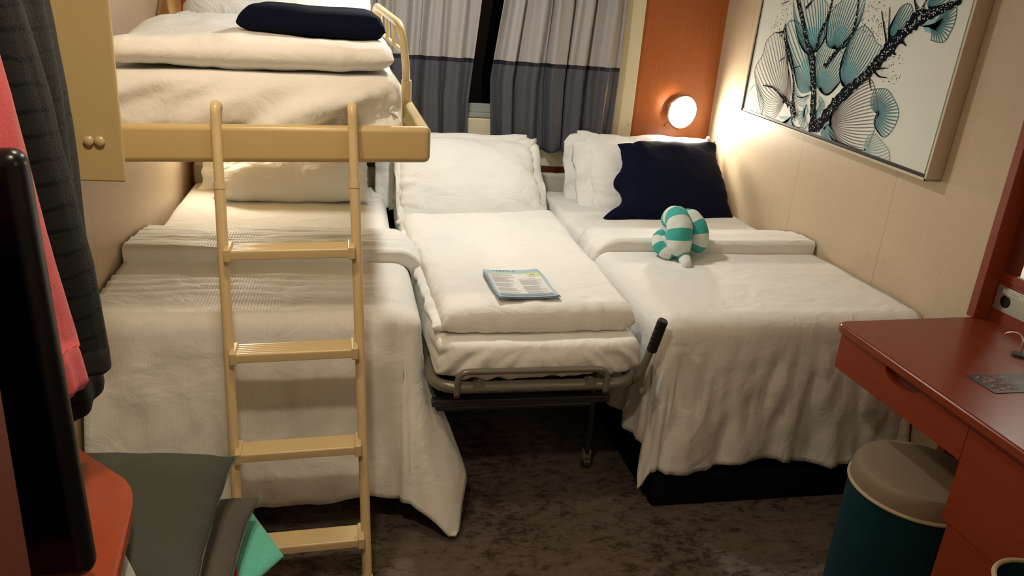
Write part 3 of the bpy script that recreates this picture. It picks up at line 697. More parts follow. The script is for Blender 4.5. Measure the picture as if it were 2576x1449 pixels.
# guard rail
T0, T1 = Vector((0.180, 2.56, 1.487)), Vector((0.118, 3.06, 1.537))
gr = tube('guard_rail', [Vector(p) - O for p in ((0.206, 2.60, 1.20), (0.202, 2.585, 1.36), T0, T1, (0.135, 3.10, 1.20))], 0.0125, M['tan_ladder'], bk, 16, 0.07)
off = Vector((0.004, 0.0, -0.082))
tube('guard_bar', [(T0 + off) - O + Vector((0.01, 0.01, 0)), (T1 + off) - O], 0.007, M['tan_ladder'], gr)
for s in (0.25, 0.5, 0.78):
    a = T0.lerp(T1, s) - O; tube('guard_post', [a, a + off], 0.0075, M['tan_ladder'], gr)
tube('collar', [Vector((0.206, 2.598, 1.235)) - O, Vector((0.2035, 2.59, 1.32)) - O], 0.0165, M['tan_ladder'], gr, 16)
gs = mesh_obj('bunk_gusset', [Vector(p) - O for p in ((XL + 0.001, 3.41, 1.36), (XL + 0.001, 3.95, 1.36), (XL + 0.001, 3.95, 2.0), (XL + 0.001, 3.62, 2.0), (XL + 0.001, 3.56, 1.486),
    (XL + 0.012, 3.41, 1.36), (XL + 0.012, 3.95, 1.36), (XL + 0.012, 3.95, 2.0), (XL + 0.012, 3.62, 2.0), (XL + 0.012, 3.56, 1.486))],
    [(4, 3, 2, 1, 0), (5, 6, 7, 8, 9), (0, 1, 6, 5), (1, 2, 7, 6), (2, 3, 8, 7), (3, 4, 9, 8), (4, 0, 5, 9)], M['tan'], bk, False)
# folding arm on the wall side
tube('folding_arm', [Vector((XL + 0.045, 2.12, 1.245)) - O, Vector((XL + 0.02, 2.55, 1.50)) - O], 0.008, M['chrome'], bk, 10)
def bm_wr(c, n):
    f = smooth01((2.24 - c.y) / 0.10); g = smooth01((c.x - 0.02) / 0.12)
    low = smooth01((1.345 - c.z) / 0.06)
    return 0.005 * fbm((c.x, c.y, c.z), 4, 2) + f * low * (0.05 * fbm((c.x * 6 - c.z * 12, c.z * 5, 2.2), 1, 2) + 0.010 * fbm((c.x * 14 - c.z * 16, c.z * 6, 0.2), 1, 1)) + g * low * 0.006 * math.sin(c.x * 130 + c.z * 30) * f
mz = (1.178 + 1.365) / 2
mt = puff('mattress', [(XL + 0.012, 2.11), (0.17, 2.11), (0.17, 3.785), (XL + 0.012, 3.785)], mz, 0.093, 0.093, 0.055, M['sheet'], None, 2.3, (130, 70), corner_r=0.02, wr=bm_wr)
for v in mt.data.vertices: v.co.z += (v.co.x - 0.17) * TILT * 0.9 + 0.006
tag(mt, 'white-sheeted mattress on the upper bunk', 'mattress')
bd = puff('folded_duvet', [(-0.60, 2.135), (0.135, 2.135), (0.145, 3.25), (-0.62, 3.25)], 1.408, 0.040, 0.036, 0.07, M['sheet'], None, 2.1, (90, 90),
    wr=lambda c, n: 0.012 * fbm((c.x * 3, c.y * 3, c.z), 1, 3) + 0.005 * fbm((c.x * 12, c.y * 3, c.z * 4), 1, 2))
for v in bd.data.vertices: v.co.z += (v.co.x - 0.17) * TILT * 0.9 + 0.004 + 0.03 * smooth01((v.co.y - 2.3) / 0.7) * (v.co.z > 1.38)
tag(bd, 'folded white duvet on the upper bunk under the navy blanket', 'duvet')
nb_ = puff('navy_blanket', [(-0.285, 2.36), (0.122, 2.30), (0.105, 2.66), (-0.225, 2.74)], 1.472, 0.050, 0.030, 0.06, M['navy'], None, 2.4, (60, 50), corner_r=0.0,
    wr=lambda c, n: 0.010 * fbm((c.x * 4, c.y * 4, c.z * 2), 1, 3) + 0.004 * fbm((c.x * 3, c.y * 3, c.z * 40), 1, 2))
tag(nb_, 'folded navy blue blanket on top of the upper bunk duvet', 'blanket')
pillow('pillow', 0.74, 0.46, 0.18, (-0.235, 3.50, 1.56), (D(42), D(0), D(-2)), M['pillow'], 'white pillow at the head of the upper bunk', seed=31)

# ================================================================== LADDER
la = empty('bunk_ladder', (-0.095, 1.765, 0), (0, D(-2.0), 0)); tag(la, 'tan four-step ladder hooked over the front rail of the upper bunk', 'ladder')
HW = 0.166
def ly(z): return 0.228 * z + 0.0
for s in (-1, 1):
    x = s * HW
    rl = tube('rail', [(x, ly(0.008), 0.008), (x, ly(1.10), 1.10)], 0.0135, M['tan_ladder'], la, 18)
    tube('hook', [(x, ly(1.07), 1.07), (x, ly(1.235), 1.235), (x, 0.288, 1.292), (x, 0.34, 1.285), (x, 0.346, 1.22)], 0.0125, M['tan_ladder'], rl, 16, 0.022)
    tube('sleeve', [(x, ly(1.09), 1.09), (x, ly(1.105), 1.105)], 0.0152, M['tan_ladder'], rl, 18)
    tube('foot_cap', [(x, ly(0.004), 0.004), (x, ly(0.05), 0.05)], 0.0155, M['tan'], rl, 18)
for z in (0.165, 0.42, 0.678, 0.936):
    bm = bmesh.new()
    # ribbed step profile swept along x
    prof = []
    for k in range(25):
        t = k / 24; prof.append((-0.033 + 0.066 * t, 0.011 + (0.0012 if k % 4 in (1, 2) else 0.0)))
    prof += [(0.035, 0.006), (0.033, -0.012), (0.030, -0.014), (-0.030, -0.014), (-0.034, -0.011), (-0.035, 0.007)]
    xs = (-HW + 0.018, HW - 0.018); rings = [[bm.verts.new((x, ly(z) + a, z + b_)) for a, b_ in prof] for x in xs]
    n_ = len(prof)
    for k in range(n_): bm.faces.new((rings[0][k], rings[0][(k + 1) % n_], rings[1][(k + 1) % n_], rings[1][k]))
    bm.faces.new(rings[0][::-1]); bm.faces.new(rings[1])
    st = bm_obj('step', bm, M['tan_ladder'], la)
    for s in (-1, 1):
        x = s * (HW - 0.013)
        bm = bmesh.new(); add_box(bm, x - 0.009, x + 0.009, ly(z) - 0.038, ly(z) + 0.037, z - 0.018, z + 0.0165, 0.004)
        bm_obj('step_bracket', bm, M['tan_ladder'], st)

# ================================================================== CUPBOARD ON THE LEFT WALL
cb = empty('partition_panel', (-0.55, 1.5, 1.214)); tag(cb, 'tall tan panel with two small knobs standing out from the left wall before the bunk', 'panel')
bm = bmesh.new(); add_box(bm, XL + 0.551, 0.166, 0.0, 0.012, 0.0, ZC - 1.214 - 0.002, 0.004); bm_obj('panel_board', bm, M['tan'], cb)
for x in (-0.4365, -0.4185):
    lathe('knob', (x + 0.55, 0.0, 1.289 - 1.214), (0, -1, 0), [(0.004, 0), (0.004, 0.003), (0.0085, 0.005), (0.0085, 0.009), (0.005, 0.0115), (0, 0.012)], M['tan_ladder'], cb, 24)

# ================================================================== CLOTHES
rod = empty('clothes_rail', (-0.50, 1.2, 1.99)); tag(rod, 'metal clothes rail carrying the hanging tops left of the cupboard', 'rail')
tube('rod', [(0, -0.55, 0), (0, 0.298, 0)], 0.010, M['chrome'], rod); tube('end_bracket', [(0, -0.54, 0), (0, -0.54, ZC - 1.99)], 0.008, M['chrome'], rod)
def garment(name, secs, mat, parent=None, n=72, folds=7, amp=0.10, seed=0, sub=8, opened=True):
    """loft: secs = (z, cx, cy, rx, ry)"""
    rows = []
    for (a, b_) in zip(secs, secs[1:]):
        for k in range(sub):
            t = k / sub; rows.append([a[i] * (1 - t) + b_[i] * t for i in range(5)])
    rows.append(list(secs[-1])); V = []; F = []
    for (z, cx, cy, rx, ry) in rows:
        for k in range(n):
            a = 2 * PI * k / n; f = 1 + amp * math.sin(a * folds + 2.0 * fbm((z * 2, seed, 0), 1, 2)) + 0.5 * amp * fbm((math.cos(a) * 2, math.sin(a) * 2 + seed, z * 4), 1.5, 3)
            V.append((cx + rx * f * math.cos(a), cy + ry * f * math.sin(a), z + 0.004 * math.sin(a * 3 + seed)))
    for j in range(len(rows) - 1):
        for k in range(n): F.append((j * n + k, j * n + (k + 1) % n, (j + 1) * n + (k + 1) % n, (j + 1) * n + k))
    F.append(tuple(range(n))); F.append(tuple(range(n * len(rows) - n, n * len(rows)))[::-1])
    o = mesh_obj(name, V, F, mat, parent); return o
cg = empty('cardigan', (0, 0, 0)); tag(cg, 'charcoal thin-striped knitted cardigan hanging beside the tan cupboard', 'cardigan')
garment('body', [(1.95, -0.52, 1.26, 0.015, 0.03), (1.88, -0.50, 1.26, 0.05, 0.13), (1.53, -0.470, 1.26, 0.050, 0.14), (1.40, -0.460, 1.26, 0.052, 0.14), (1.15, -0.455, 1.26, 0.052, 0.13), (0.915, -0.442, 1.26, 0.047, 0.10), (0.90, -0.442, 1.26, 0.044, 0.095)], M['knit'], cg, folds=9, amp=0.08, seed=1)
garment('sleeve', [(1.90, -0.48, 1.19, 0.03, 0.04), (1.53, -0.450, 1.18, 0.036, 0.05), (1.40, -0.428, 1.18, 0.038, 0.05), (1.33, -0.418, 1.18, 0.036, 0.045), (1.16, -0.395, 1.18, 0.036, 0.040), (1.015, -0.382, 1.18, 0.031, 0.035), (1.005, -0.382, 1.18, 0.024, 0.03)], M['knit'], cg, n=48, folds=3, amp=0.06, seed=5)
garment('cuff', [(1.035, -0.384, 1.18, 0.032, 0.037), (1.025, -0.383, 1.18, 0.0325, 0.038), (0.998, -0.381, 1.18, 0.031, 0.036), (0.992, -0.381, 1.18, 0.024, 0.03)], plain('black_knit_cuff', (0.008, 0.008, 0.010), 0.9), cg, n=48, folds=3, amp=0.03, seed=5)
tube('hanger', [(-0.50, 1.14, 1.885), (-0.50, 1.255, 1.955), (-0.50, 1.26, 1.985), (-0.50, 1.262, 2.003)], 0.003, M['chrome'], cg, 8)
pk = empty('pink_sweatshirt', (0, 0, 0)); tag(pk, 'coral pink sweatshirt hanging at the far left in front of the cardigan', 'sweatshirt')
garment('body', [(1.95, -0.50, 1.04, 0.01, 0.02), (1.88, -0.490, 1.04, 0.04, 0.08), (1.53, -0.466, 1.07, 0.048, 0.07), (1.42, -0.450, 1.07, 0.048, 0.07), (1.24, -0.433, 1.07, 0.050, 0.070), (1.075, -0.412, 1.07, 0.051, 0.070)], M['pink'], pk, folds=5, amp=0.06, seed=3)
garment('waistband', [(1.08, -0.412, 1.07, 0.050, 0.068), (1.07, -0.411, 1.07, 0.052, 0.070), (1.025, -0.403, 1.07, 0.051, 0.068), (1.015, -0.402, 1.07, 0.044, 0.060)], M['pink'], pk, folds=9, amp=0.05, seed=3)
tube('hanger', [(-0.50, 0.98, 1.885), (-0.50, 1.035, 1.955), (-0.50, 1.04, 1.985), (-0.50, 1.042, 2.003)], 0.003, M['chrome'], pk, 8)

# ================================================================== LEFT TABLE, TELEVISION, CABINET
lt = empty('side_table', (-0.5, 0.9, 0)); tag(lt, 'orange-red wooden table corner in the left foreground under the television', 'table')
bm = bmesh.new()
out = [(XL + 0.005, 0.2), (-0.28, 0.2), (-0.318, 0.99)]
A_, B_, C_ = Vector((-0.336, 1.16)), Vector((-0.343, 1.232)), Vector((-0.382, 1.267))
for k in range(9):
    q = k / 8; p_ = A_ * (1 - q) ** 2 + B_ * 2 * q * (1 - q) + C_ * q * q; out.append((p_.x, p_.y))
out += [(-0.464, 1.352), (XL + 0.005, 1.61)]
tv_ = [bm.verts.new((x + 0.5, y - 0.9, 0.752)) for x, y in out]; f = bm.faces.new(tv_)
r = bmesh.ops.extrude_face_region(bm, geom=[f]); vs = [v for v in r['geom'] if isinstance(v, bmesh.types.BMVert)]
bmesh.ops.translate(bm, verts=vs, vec=(0, 0, -0.032))
bmesh.ops.bevel(bm, geom=[e for e in bm.edges if abs(e.verts[0].co.z - e.verts[1].co.z) < 1e-4], offset=0.005, segments=2, affect='EDGES')
bm_obj('table_top', bm, M['wood_table'], lt)
for (x, y) in ((-0.68, 0.25), (-0.68, 1.25), (-0.42, 0.25)):
    box('leg', x + 0.5 - 0.02, x + 0.52, y - 0.92, y - 0.88, 0, 0.722, M['wood_dark'], lt, 0.003)
tvo = empty('television', (-0.5235, 0.98, 0.755), (0, D(-1.7), 0)); tag(tvo, 'black flat television standing on the orange-red table in the left foreground', 'television')
bm = bmesh.new(); add_box(bm, -0.18, 0.188, -0.022, 0.02, 0.018, 0.612, 0.018, 5); bm_obj('housing', bm, M['black_gloss'], tvo)
bm = bmesh.new(); add_box(bm, -0.165, 0.172, -0.0235, -0.0215, 0.035, 0.595, 0.0008, 1); bm_obj('screen', bm, M['glass_dark'], tvo)
bm = bmesh.new(); add_box(bm, -0.10, 0.10, -0.06, 0.06, 0.0, 0.010, 0.003); add_box(bm, -0.03, 0.03, -0.015, 0.015, 0.008, 0.03); bm_obj('stand', bm, M['black_gloss'], tvo)
cbx = box('low_cabinet', XL + 0.01, -0.342, 0.55, 0.80, 0.753, 1.25, M['wood_dark'], None, 0.004)
tag(cbx, 'dark red wooden cabinet box in front of the television at the left edge', 'cabinet')

# ================================================================== SOFA AND CUSHIONS
sf = empty('sofa', (-0.48, 1.2, 0)); tag(sf, 'grey upholstered sofa seat at the bottom left under the cushions', 'sofa')
box('base', XL + 0.48 + 0.01, 0.19, -0.30, 0.42, 0.02, 0.25, M['cushion_b'], sf, 0.02)
box('seat', XL + 0.48 + 0.01, 0.20, -0.30, 0.43, 0.25, 0.40, M['cushion_b'], sf, 0.04)
def scush(name, corners, z, t, mat, label, seed, ears=0.05, pipe=None, wr=0.006, r=0.17):
    o = puff(name, corners, z, t / 2, t / 2, r, mat, None, 1.8, (50, 50), ears=ears, wr=lambda c, n: wr * fbm((c.x * 4 + seed, c.y * 4, c.z * 3), 1.2, 3))
    if pipe:
        c = [Vector((*q, z)) for q in corners]; cen = sum(c, Vector()) / 4; pts = []
        for k in range(4):
            a, b_ = c[k], c[(k + 1) % 4]
            for i in range(12):
                s = i / 12; u = 2 * s - 1; P = a.lerp(b_, s); mid = (a + b_) / 2
                other = (cen - mid); P = P + other * ears * (1 - abs(u) ** 3); pts.append(P)
        pts.append(pts[0]); p_ = tube('piping', pts, 0.0022, pipe, o, 8)
    tag(o, label, 'cushion'); return o
pipe = plain('blue_green_piping', (0.06, 0.12, 0.105), 0.6)
scush('cushion', [(-0.66, 1.09), (-0.236, 1.09), (-0.224, 1.535), (-0.62, 1.585)], 0.605, 0.13, M['cushion'], 'large dark grey-green cushion on top of the pile at the bottom left', 1, pipe=pipe)
scush('cushion', [(-0.60, 1.10), (-0.205, 1.10), (-0.180, 1.525), (-0.58, 1.55)], 0.505, 0.11, M['cushion_b'], 'lighter grey cushion lying under the top dark cushion of the pile', 4, pipe=pipe)
cu_ = [( -0.119, 1.405), (-0.203, 1.56), (-0.50, 1.40), (-0.40, 1.10)]
scush('cushion', [(-0.42, 1.16), (-0.184, 1.315), (-0.119, 1.405), (-0.200, 1.565)], 0.438, 0.03, M['teal_cush'], 'flat aqua cushion corner poking out from under the grey cushions', 7, ears=0.0, wr=0.002, r=0.04)
rc = puff('red_cloth', [(-0.30, 1.22), (-0.196, 1.30), (-0.205, 1.345), (-0.30, 1.36)], 0.470, 0.010, 0.008, 0.02, M['red_fab'], None, 2, (14, 14)); tag(rc, 'small red cloth corner between the grey and aqua cushions', 'cloth')
lg = puff('folded_cloth', [(-0.46, 0.98), (-0.27, 1.00), (-0.36, 1.17), (-0.45, 1.16)], 0.667, 0.012, 0.008, 0.03, M['lightgrey'], None, 2, (20, 20)); tag(lg, 'light grey cloth on the dark cushion beside the orange-red table edge', 'cloth')

# ================================================================== ART
AX = 1.90; TA = math.atan2(1.183 - 1.137, 3.534 - 2.223)
ar = empty('framed_artwork', (XR, 2.223, 1.137), (TA, 0, 0)); tag(ar, 'framed teal and black abstract plant artwork on the right wall', 'artwork')
# local frame: y along the wall, z up, x towards the room is negative
AL, AH, dx = 1.312, 0.86, AX - XR
box('canvas', dx + 0.006, -0.002, 0.012, AL - 0.006, 0.006, AH - 0.006, plain('white_canvas', (0.66, 0.68, 0.63), 0.55), ar)
FR = plain('champagne_frame', (0.50, 0.40, 0.26), 0.4, 0.2)
FRs = plain('silver_frame_edge', (0.60, 0.54, 0.42), 0.35, 0.3)
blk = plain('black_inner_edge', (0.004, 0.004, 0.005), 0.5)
bm = bmesh.new()
add_box(bm, dx - 0.002, -0.001, -0.012, -0.002, -0.012, AH, 0.001, 1); add_box(bm, dx - 0.002, -0.001, AL, AL + 0.008, -0.012, AH, 0.001, 1)
add_box(bm, dx - 0.002, -0.001, -0.012, AL + 0.008, -0.012, -0.003, 0.001, 1); add_box(bm, dx - 0.002, -0.001, -0.012, AL + 0.008, AH - 0.004, AH + 0.006, 0.001, 1)
bm_obj('frame', bm, FRs, ar)
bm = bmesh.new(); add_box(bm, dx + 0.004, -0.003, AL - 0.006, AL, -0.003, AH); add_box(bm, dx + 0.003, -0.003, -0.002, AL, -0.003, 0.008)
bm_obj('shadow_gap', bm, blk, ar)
ART = {"br":[[[2.9078,1.1681,0.0411],[2.9423,1.2612,0.0231],[2.9671,1.3415,0.0195],[3.0065,1.4203,0.0205],[3.0273,1.4626,0.0231],[3.0958,1.5352,0.0144],[3.1594,1.6207,0.0133],[3.216,1.6859,0.0103],[3.2392,1.7189,0.0092]],[[3.0054,1.4859,0.0113],[3.0015,1.5559,0.0092],[2.9688,1.6256,0.0092],[2.9633,1.6876,0.0072],[2.9653,1.7182,0.0062]],[[2.9262,1.4325,0.0144],[2.8711,1.4895,0.0103],[2.8235,1.5336,0.0072],[2.7862,1.5757,0.0062],[2.7842,1.6401,0.0051],[2.795,1.7033,0.0041]],[[2.888,1.1965,0.0257],[2.8349,1.2648,0.0282],[2.7823,1.3251,0.0308],[2.7069,1.3854,0.0231],[2.6419,1.4367,0.0231],[2.5895,1.4895,0.0282],[2.5468,1.5396,0.0308],[2.4917,1.5882,0.0257],[2.4494,1.6255,0.0308],[2.391,1.6488,0.0231],[2.3336,1.6669,0.0154],[2.2626,1.6883,0.0072]],[[3.0666,1.2095,0.0231],[3.0989,1.2517,0.018],[3.1151,1.3252,0.0077],[3.1526,1.3963,0.0062],[3.2103,1.4608,0.0113],[3.248,1.516,0.0103],[3.274,1.555,0.0133],[3.2809,1.5892,0.0031]],[[3.1224,1.2545,0.0154],[3.2031,1.2859,0.0062],[3.2848,1.3126,0.0046],[3.3787,1.3136,0.0031]],[[2.5762,1.5473,0.0046],[2.6422,1.6526,0.0026]],[[2.5667,1.5525,0.0036],[2.6032,1.6671,0.0021]],[[2.4324,1.6348,0.0154],[2.4673,1.6735,0.0062],[2.4873,1.6996,0.0031]],[[2.4289,1.6436,0.0123],[2.4301,1.674,0.0041],[2.4165,1.6999,0.0026]],[[2.5029,1.5604,0.0082],[2.4673,1.5419,0.0015]],[[2.614,1.449,0.0082],[2.5755,1.4307,0.0036],[2.5304,1.4301,0.0015]],[[2.5926,1.4557,0.0051],[2.5424,1.4623,0.0015]],[[2.531,1.5172,0.0082],[2.5096,1.5094,0.0015]],[[3.2796,1.5548,0.0051],[3.3472,1.5461,0.0015]],[[3.2704,1.5609,0.0051],[3.3057,1.5305,0.0015]],[[3.1567,1.4075,0.0031],[3.0971,1.4238,0.001]],[[3.2397,1.4471,0.0031],[3.279,1.4266,0.001]],[[3.3449,1.6678,0.0015],[3.2813,1.6826,0.0021]],[[2.6287,1.4232,0.0041],[2.6068,1.386,0.0021],[2.5916,1.3778,0.0015]],[[3.1399,1.6539,0.0082],[3.1003,1.6867,0.0026]]],"sh":[["b",[3.1724,1.2659],[[3.3488,1.1813],[3.4525,1.3197],[3.4815,1.3797],[3.434,1.4453],[3.4188,1.5069],[3.3483,1.5489],[3.2649,1.5151],[3.2284,1.448],[3.166,1.372],[3.1262,1.295]],34],["t",[2.9719,1.3409],[[3.1229,1.3761],[3.1883,1.4623],[3.2641,1.544],[3.2639,1.5897],[3.2071,1.6028],[3.1432,1.5772],[3.0981,1.513],[3.0516,1.4442]],24],["t",[2.9207,1.3384],[[2.9937,1.5082],[2.9344,1.5328],[2.8281,1.4976],[2.7889,1.4645],[2.7859,1.4082],[2.8329,1.3615]],24],["t",[3.0064,1.4885],[[3.1126,1.5233],[3.2009,1.5862],[3.242,1.6523],[3.2419,1.6968],[3.1,1.7133],[2.9841,1.6668],[2.9716,1.6203],[2.9879,1.5725]],24],["t",[2.8868,1.5068],[[2.9553,1.5633],[2.9688,1.6256],[2.9133,1.6778],[2.8528,1.7081],[2.7638,1.6986],[2.7537,1.6261],[2.7929,1.5705]],24],["t",[2.7826,1.3748],[[2.7926,1.4745],[2.7942,1.5504],[2.7346,1.5975],[2.6789,1.5803],[2.6334,1.5441],[2.5957,1.5272],[2.6245,1.4773]],24],["t",[2.5414,1.3005],[[2.5934,1.3826],[2.5218,1.3904],[2.4753,1.3671],[2.4272,1.3212],[2.4365,1.2625],[2.4764,1.2268],[2.533,1.2522]],26],["b",[2.8136,1.2202],[[2.763,1.3222],[2.6339,1.4153],[2.5655,1.3612],[2.5409,1.3055],[2.5353,1.2369],[2.5622,1.1664],[2.6415,1.1623],[2.761,1.1679]],46],["t",[2.5664,1.5618],[[2.5725,1.5987],[2.5484,1.6634],[2.5038,1.6784],[2.4763,1.6513],[2.4773,1.6068]],16],["t",[2.4128,1.6091],[[2.3609,1.5678],[2.3014,1.5632],[2.2799,1.5888],[2.2696,1.635],[2.2833,1.6718],[2.343,1.6583]],18],["t",[2.4038,1.6657],[[2.4084,1.6957],[2.3759,1.7127],[2.312,1.7085],[2.2611,1.6924]],10],["t",[3.0951,1.2113],[[3.3366,1.183],[3.3036,1.1627],[3.1821,1.1656],[3.069,1.1711],[2.9957,1.1797]],14],["t",[2.9997,1.2761],[[3.06,1.2511],[3.0385,1.2078],[2.9836,1.1758],[2.9518,1.2036]],8],["p",[2.5636,1.1636],[[2.5391,1.2362],[2.4786,1.2116],[2.4306,1.1858],[2.4143,1.1521]],12],["p",[3.3499,1.1842],[[3.4986,1.2251],[3.4972,1.2768],[3.448,1.3075],[3.3861,1.2643]],8],["p",[2.9937,1.3162],[[3.1188,1.3651],[3.1258,1.324],[3.061,1.2683],[2.9957,1.2653]],10],["t",[2.9022,1.2886],[[2.9186,1.3195],[2.8741,1.2922],[2.8808,1.2309],[2.9093,1.2268]],8],["t",[2.8413,1.2039],[[2.8196,1.2236],[2.7705,1.1934],[2.7636,1.162],[2.8555,1.1628]],12]],"dots":[[[3.3028,1.6171],0.1334,60],[[2.6788,1.6234],0.1334,110],[[2.8005,1.5197],0.0718,50],[[2.518,1.462],0.1128,45],[[2.6258,1.5873],0.0718,30],[[3.3797,1.5683],0.0616,14],[[2.9409,1.6776],0.041,16]]}
def toart(q): 
    y, z = q[0] - 2.223, q[1] - 1.137
    return (y * math.cos(TA) + z * math.sin(TA), -y * math.sin(TA) + z * math.cos(TA))
TEAL = plain('teal_paint', (0.035, 0.17, 0.20), 0.6); BRN = plain('brown_line_paint', (0.10, 0.07, 0.065), 0.6); BLK = plain('ink_black_paint', (0.005, 0.008, 0.012), 0.9, spec=0.05)
PAL = plain('pale_teal_paint', (0.26, 0.42, 0.42), 0.6); DOT = plain('white_dot_paint', (0.62, 0.68, 0.66), 0.6); LT = plain('light_teal_wash', (0.20, 0.46, 0.50), 0.6)
V = []; F = []; MI = []
Y1, Z1 = AL - 0.008, AH - 0.01
def lay_poly(pts, depth, mi):
    k = len(V); 
    for y, z in pts:
        y = min(max(y, 0.014), Y1); z = min(max(z, 0.009), Z1); V.append((dx + 0.006 - 0.0004 - depth * 0.00025, y, z))
    F.append(tuple(range(k, k + len(pts)))); MI.append(mi)
def ribbon(pts, ws, depth, mi):
    for i in range(len(pts) - 1):
        (y0, z0), (y1, z1) = pts[i], pts[i + 1]
        def nrm(j):
            a = pts[max(j - 1, 0)]; b_ = pts[min(j + 1, len(pts) - 1)]; d = (b_[0] - a[0], b_[1] - a[1]); L_ = math.hypot(*d) or 1; return (-d[1] / L_, d[0] / L_)
        n0, n1 = nrm(i), nrm(i + 1)
        if z0 > Z1 + 0.01 and z1 > Z1 + 0.01: continue
        lay_poly([(y0 + n0[0] * ws[i], z0 + n0[1] * ws[i]), (y1 + n1[0] * ws[i + 1], z1 + n1[1] * ws[i + 1]), (y1 - n1[0] * ws[i + 1], z1 - n1[1] * ws[i + 1]), (y0 - n0[0] * ws[i], z0 - n0[1] * ws[i])], depth, mi)
def cr(pts, n=8, closed=False):
    out = []; P = [pts[0]] + list(pts) + [pts[-1]]
    for i in range(1, len(P) - 2):
        for k in range(n):
            f = k / n; a, b_, c_, d_ = P[i - 1], P[i], P[i + 1], P[i + 2]
            out.append(tuple(0.5 * ((2 * b_[q]) + (c_[q] - a[q]) * f + (2 * a[q] - 5 * b_[q] + 4 * c_[q] - d_[q]) * f * f + (3 * b_[q] - a[q] - 3 * c_[q] + d_[q]) * f ** 3) for q in range(len(b_))))
    out.append(tuple(pts[-1])); return out
rng = random.Random(3)
for si, (col, an, bd_, nl_) in enumerate(ART['sh']):
    A = toart(an); B = cr([toart(q) for q in bd_], 8); mi = {'t': 1, 'b': 2, 'p': 4}[col]; dep = 2 + si * 0.3
    if col == 't':   # washed colour near the root
        wash = []
        for q in B[::3]: wash.append((A[0] + (q[0] - A[0]) * 0.42, A[1] + (q[1] - A[1]) * 0.42))
        for a_, b_ in zip(wash, wash[1:]): lay_poly([A, a_, b_], dep - 0.8, 6)
    ribbon(B, [0.0016] * len(B), dep, mi)
    L = [0]
    for a_, b_ in zip(B, B[1:]): L.append(L[-1] + math.hypot(b_[0] - a_[0], b_[1] - a_[1]))
    for k in range(nl_):
        t = (k + 0.5) / nl_ * L[-1]; i = max(j for j in range(len(L)) if L[j] <= t); i = min(i, len(B) - 2); f = (t - L[i]) / ((L[i + 1] - L[i]) or 1)
        Q = (B[i][0] * (1 - f) + B[i + 1][0] * f, B[i][1] * (1 - f) + B[i + 1][1] * f)
        d = (Q[0] - A[0], Q[1] - A[1]); bow = 0.30 * (1 if k > nl_ / 2 else -1) * (abs(k - nl_ / 2) / nl_ * 2)
        pts = []; ws = []
        for s in range(11):
            s_ = s / 10; o_ = bow * math.sin(s_ * PI) * 0.9
            pts.append((A[0] + d[0] * s_ - d[1] * o_, A[1] + d[1] * s_ + d[0] * o_)); ws.append(0.0011 + 0.0008 * math.sin(s_ * PI) if col != 't' else 0.0014 + 0.0016 * math.sin(s_ * PI))
        ribbon(pts, ws, dep, mi)
for bi, l in enumerate(ART['br']):
    P = cr([(*toart(q[:2]), q[2] * 0.86) for q in l], 8)
    rough = [(1 + 0.22 * rng.uniform(-1, 1)) for _ in P]
    ribbon([p[:2] for p in P], [max(0.0006, p[2] * r_) for p, r_ in zip(P, rough)], 12 + bi * 0.1, 3)
    if l[0][2] > 0.010:
        for p in P:
            for _ in range(3 if p[2] > 0.01 else 1):
                w = p[2] * 0.8; c = (p[0] + rng.uniform(-w, w) * 0.9, p[1] + rng.uniform(-0.012, 0.012)); r_ = rng.uniform(0.0010, 0.0028)
                if c[1] < Z1: lay_poly([(c[0] + r_ * math.cos(a * PI / 3), c[1] + r_ * math.sin(a * PI / 3)) for a in range(6)], 16, 5)
for c0, rad, n_ in ART['dots']:
    c0 = toart(c0)
    for _ in range(n_):
        a = rng.uniform(0, 2 * PI); q = rad * math.sqrt(rng.random()) * 0.55; c = (c0[0] + q * math.cos(a), c0[1] + q * math.sin(a)); r_ = rng.uniform(0.001, 0.0026)
        if c[1] < Z1: lay_poly([(c[0] + r_ * math.cos(a_ * PI / 3), c[1] + r_ * math.sin(a_ * PI / 3)) for a_ in range(6)], 1, 3)
mesh_obj('painting', V, F, [DOT, TEAL, BRN, BLK, PAL, DOT, LT], ar, False, MI)

# ================================================================== DESK
dk = empty('desk', (1.66, 1.0, 0)); tag(dk, 'cherry red wooden vanity desk along the right wall beside the right bed', 'desk')
def DK(x, y): return (x - 1.66, y - 1.0)
bm = bmesh.new(); out = []
cx, cy, rr_ = 1.405 + 0.03, 1.845 - 0.03, 0.03
for k in range(7):
    a = PI - k / 6 * PI / 2; out.append((cx + rr_ * math.cos(a), cy + rr_ * math.sin(a)))
out += [(XR - 0.001, 1.875), (XR - 0.001, 0.2), (1.35, 0.2)]
f = bm.faces.new([bm.verts.new((*DK(x, y), 0.78)) for x, y in out])
r = bmesh.ops.extrude_face_region(bm, geom=[f]); vs = [v for v in r['geom'] if isinstance(v, bmesh.types.BMVert)]
bmesh.ops.translate(bm, verts=vs, vec=(0, 0, -0.028))
bmesh.ops.bevel(bm, geom=[e for e in bm.edges if abs(e.verts[0].co.z - e.verts[1].co.z) < 1e-4], offset=0.006, segments=3, affect='EDGES')
bm_obj('desk_top', bm, M['wood_desk'], dk)
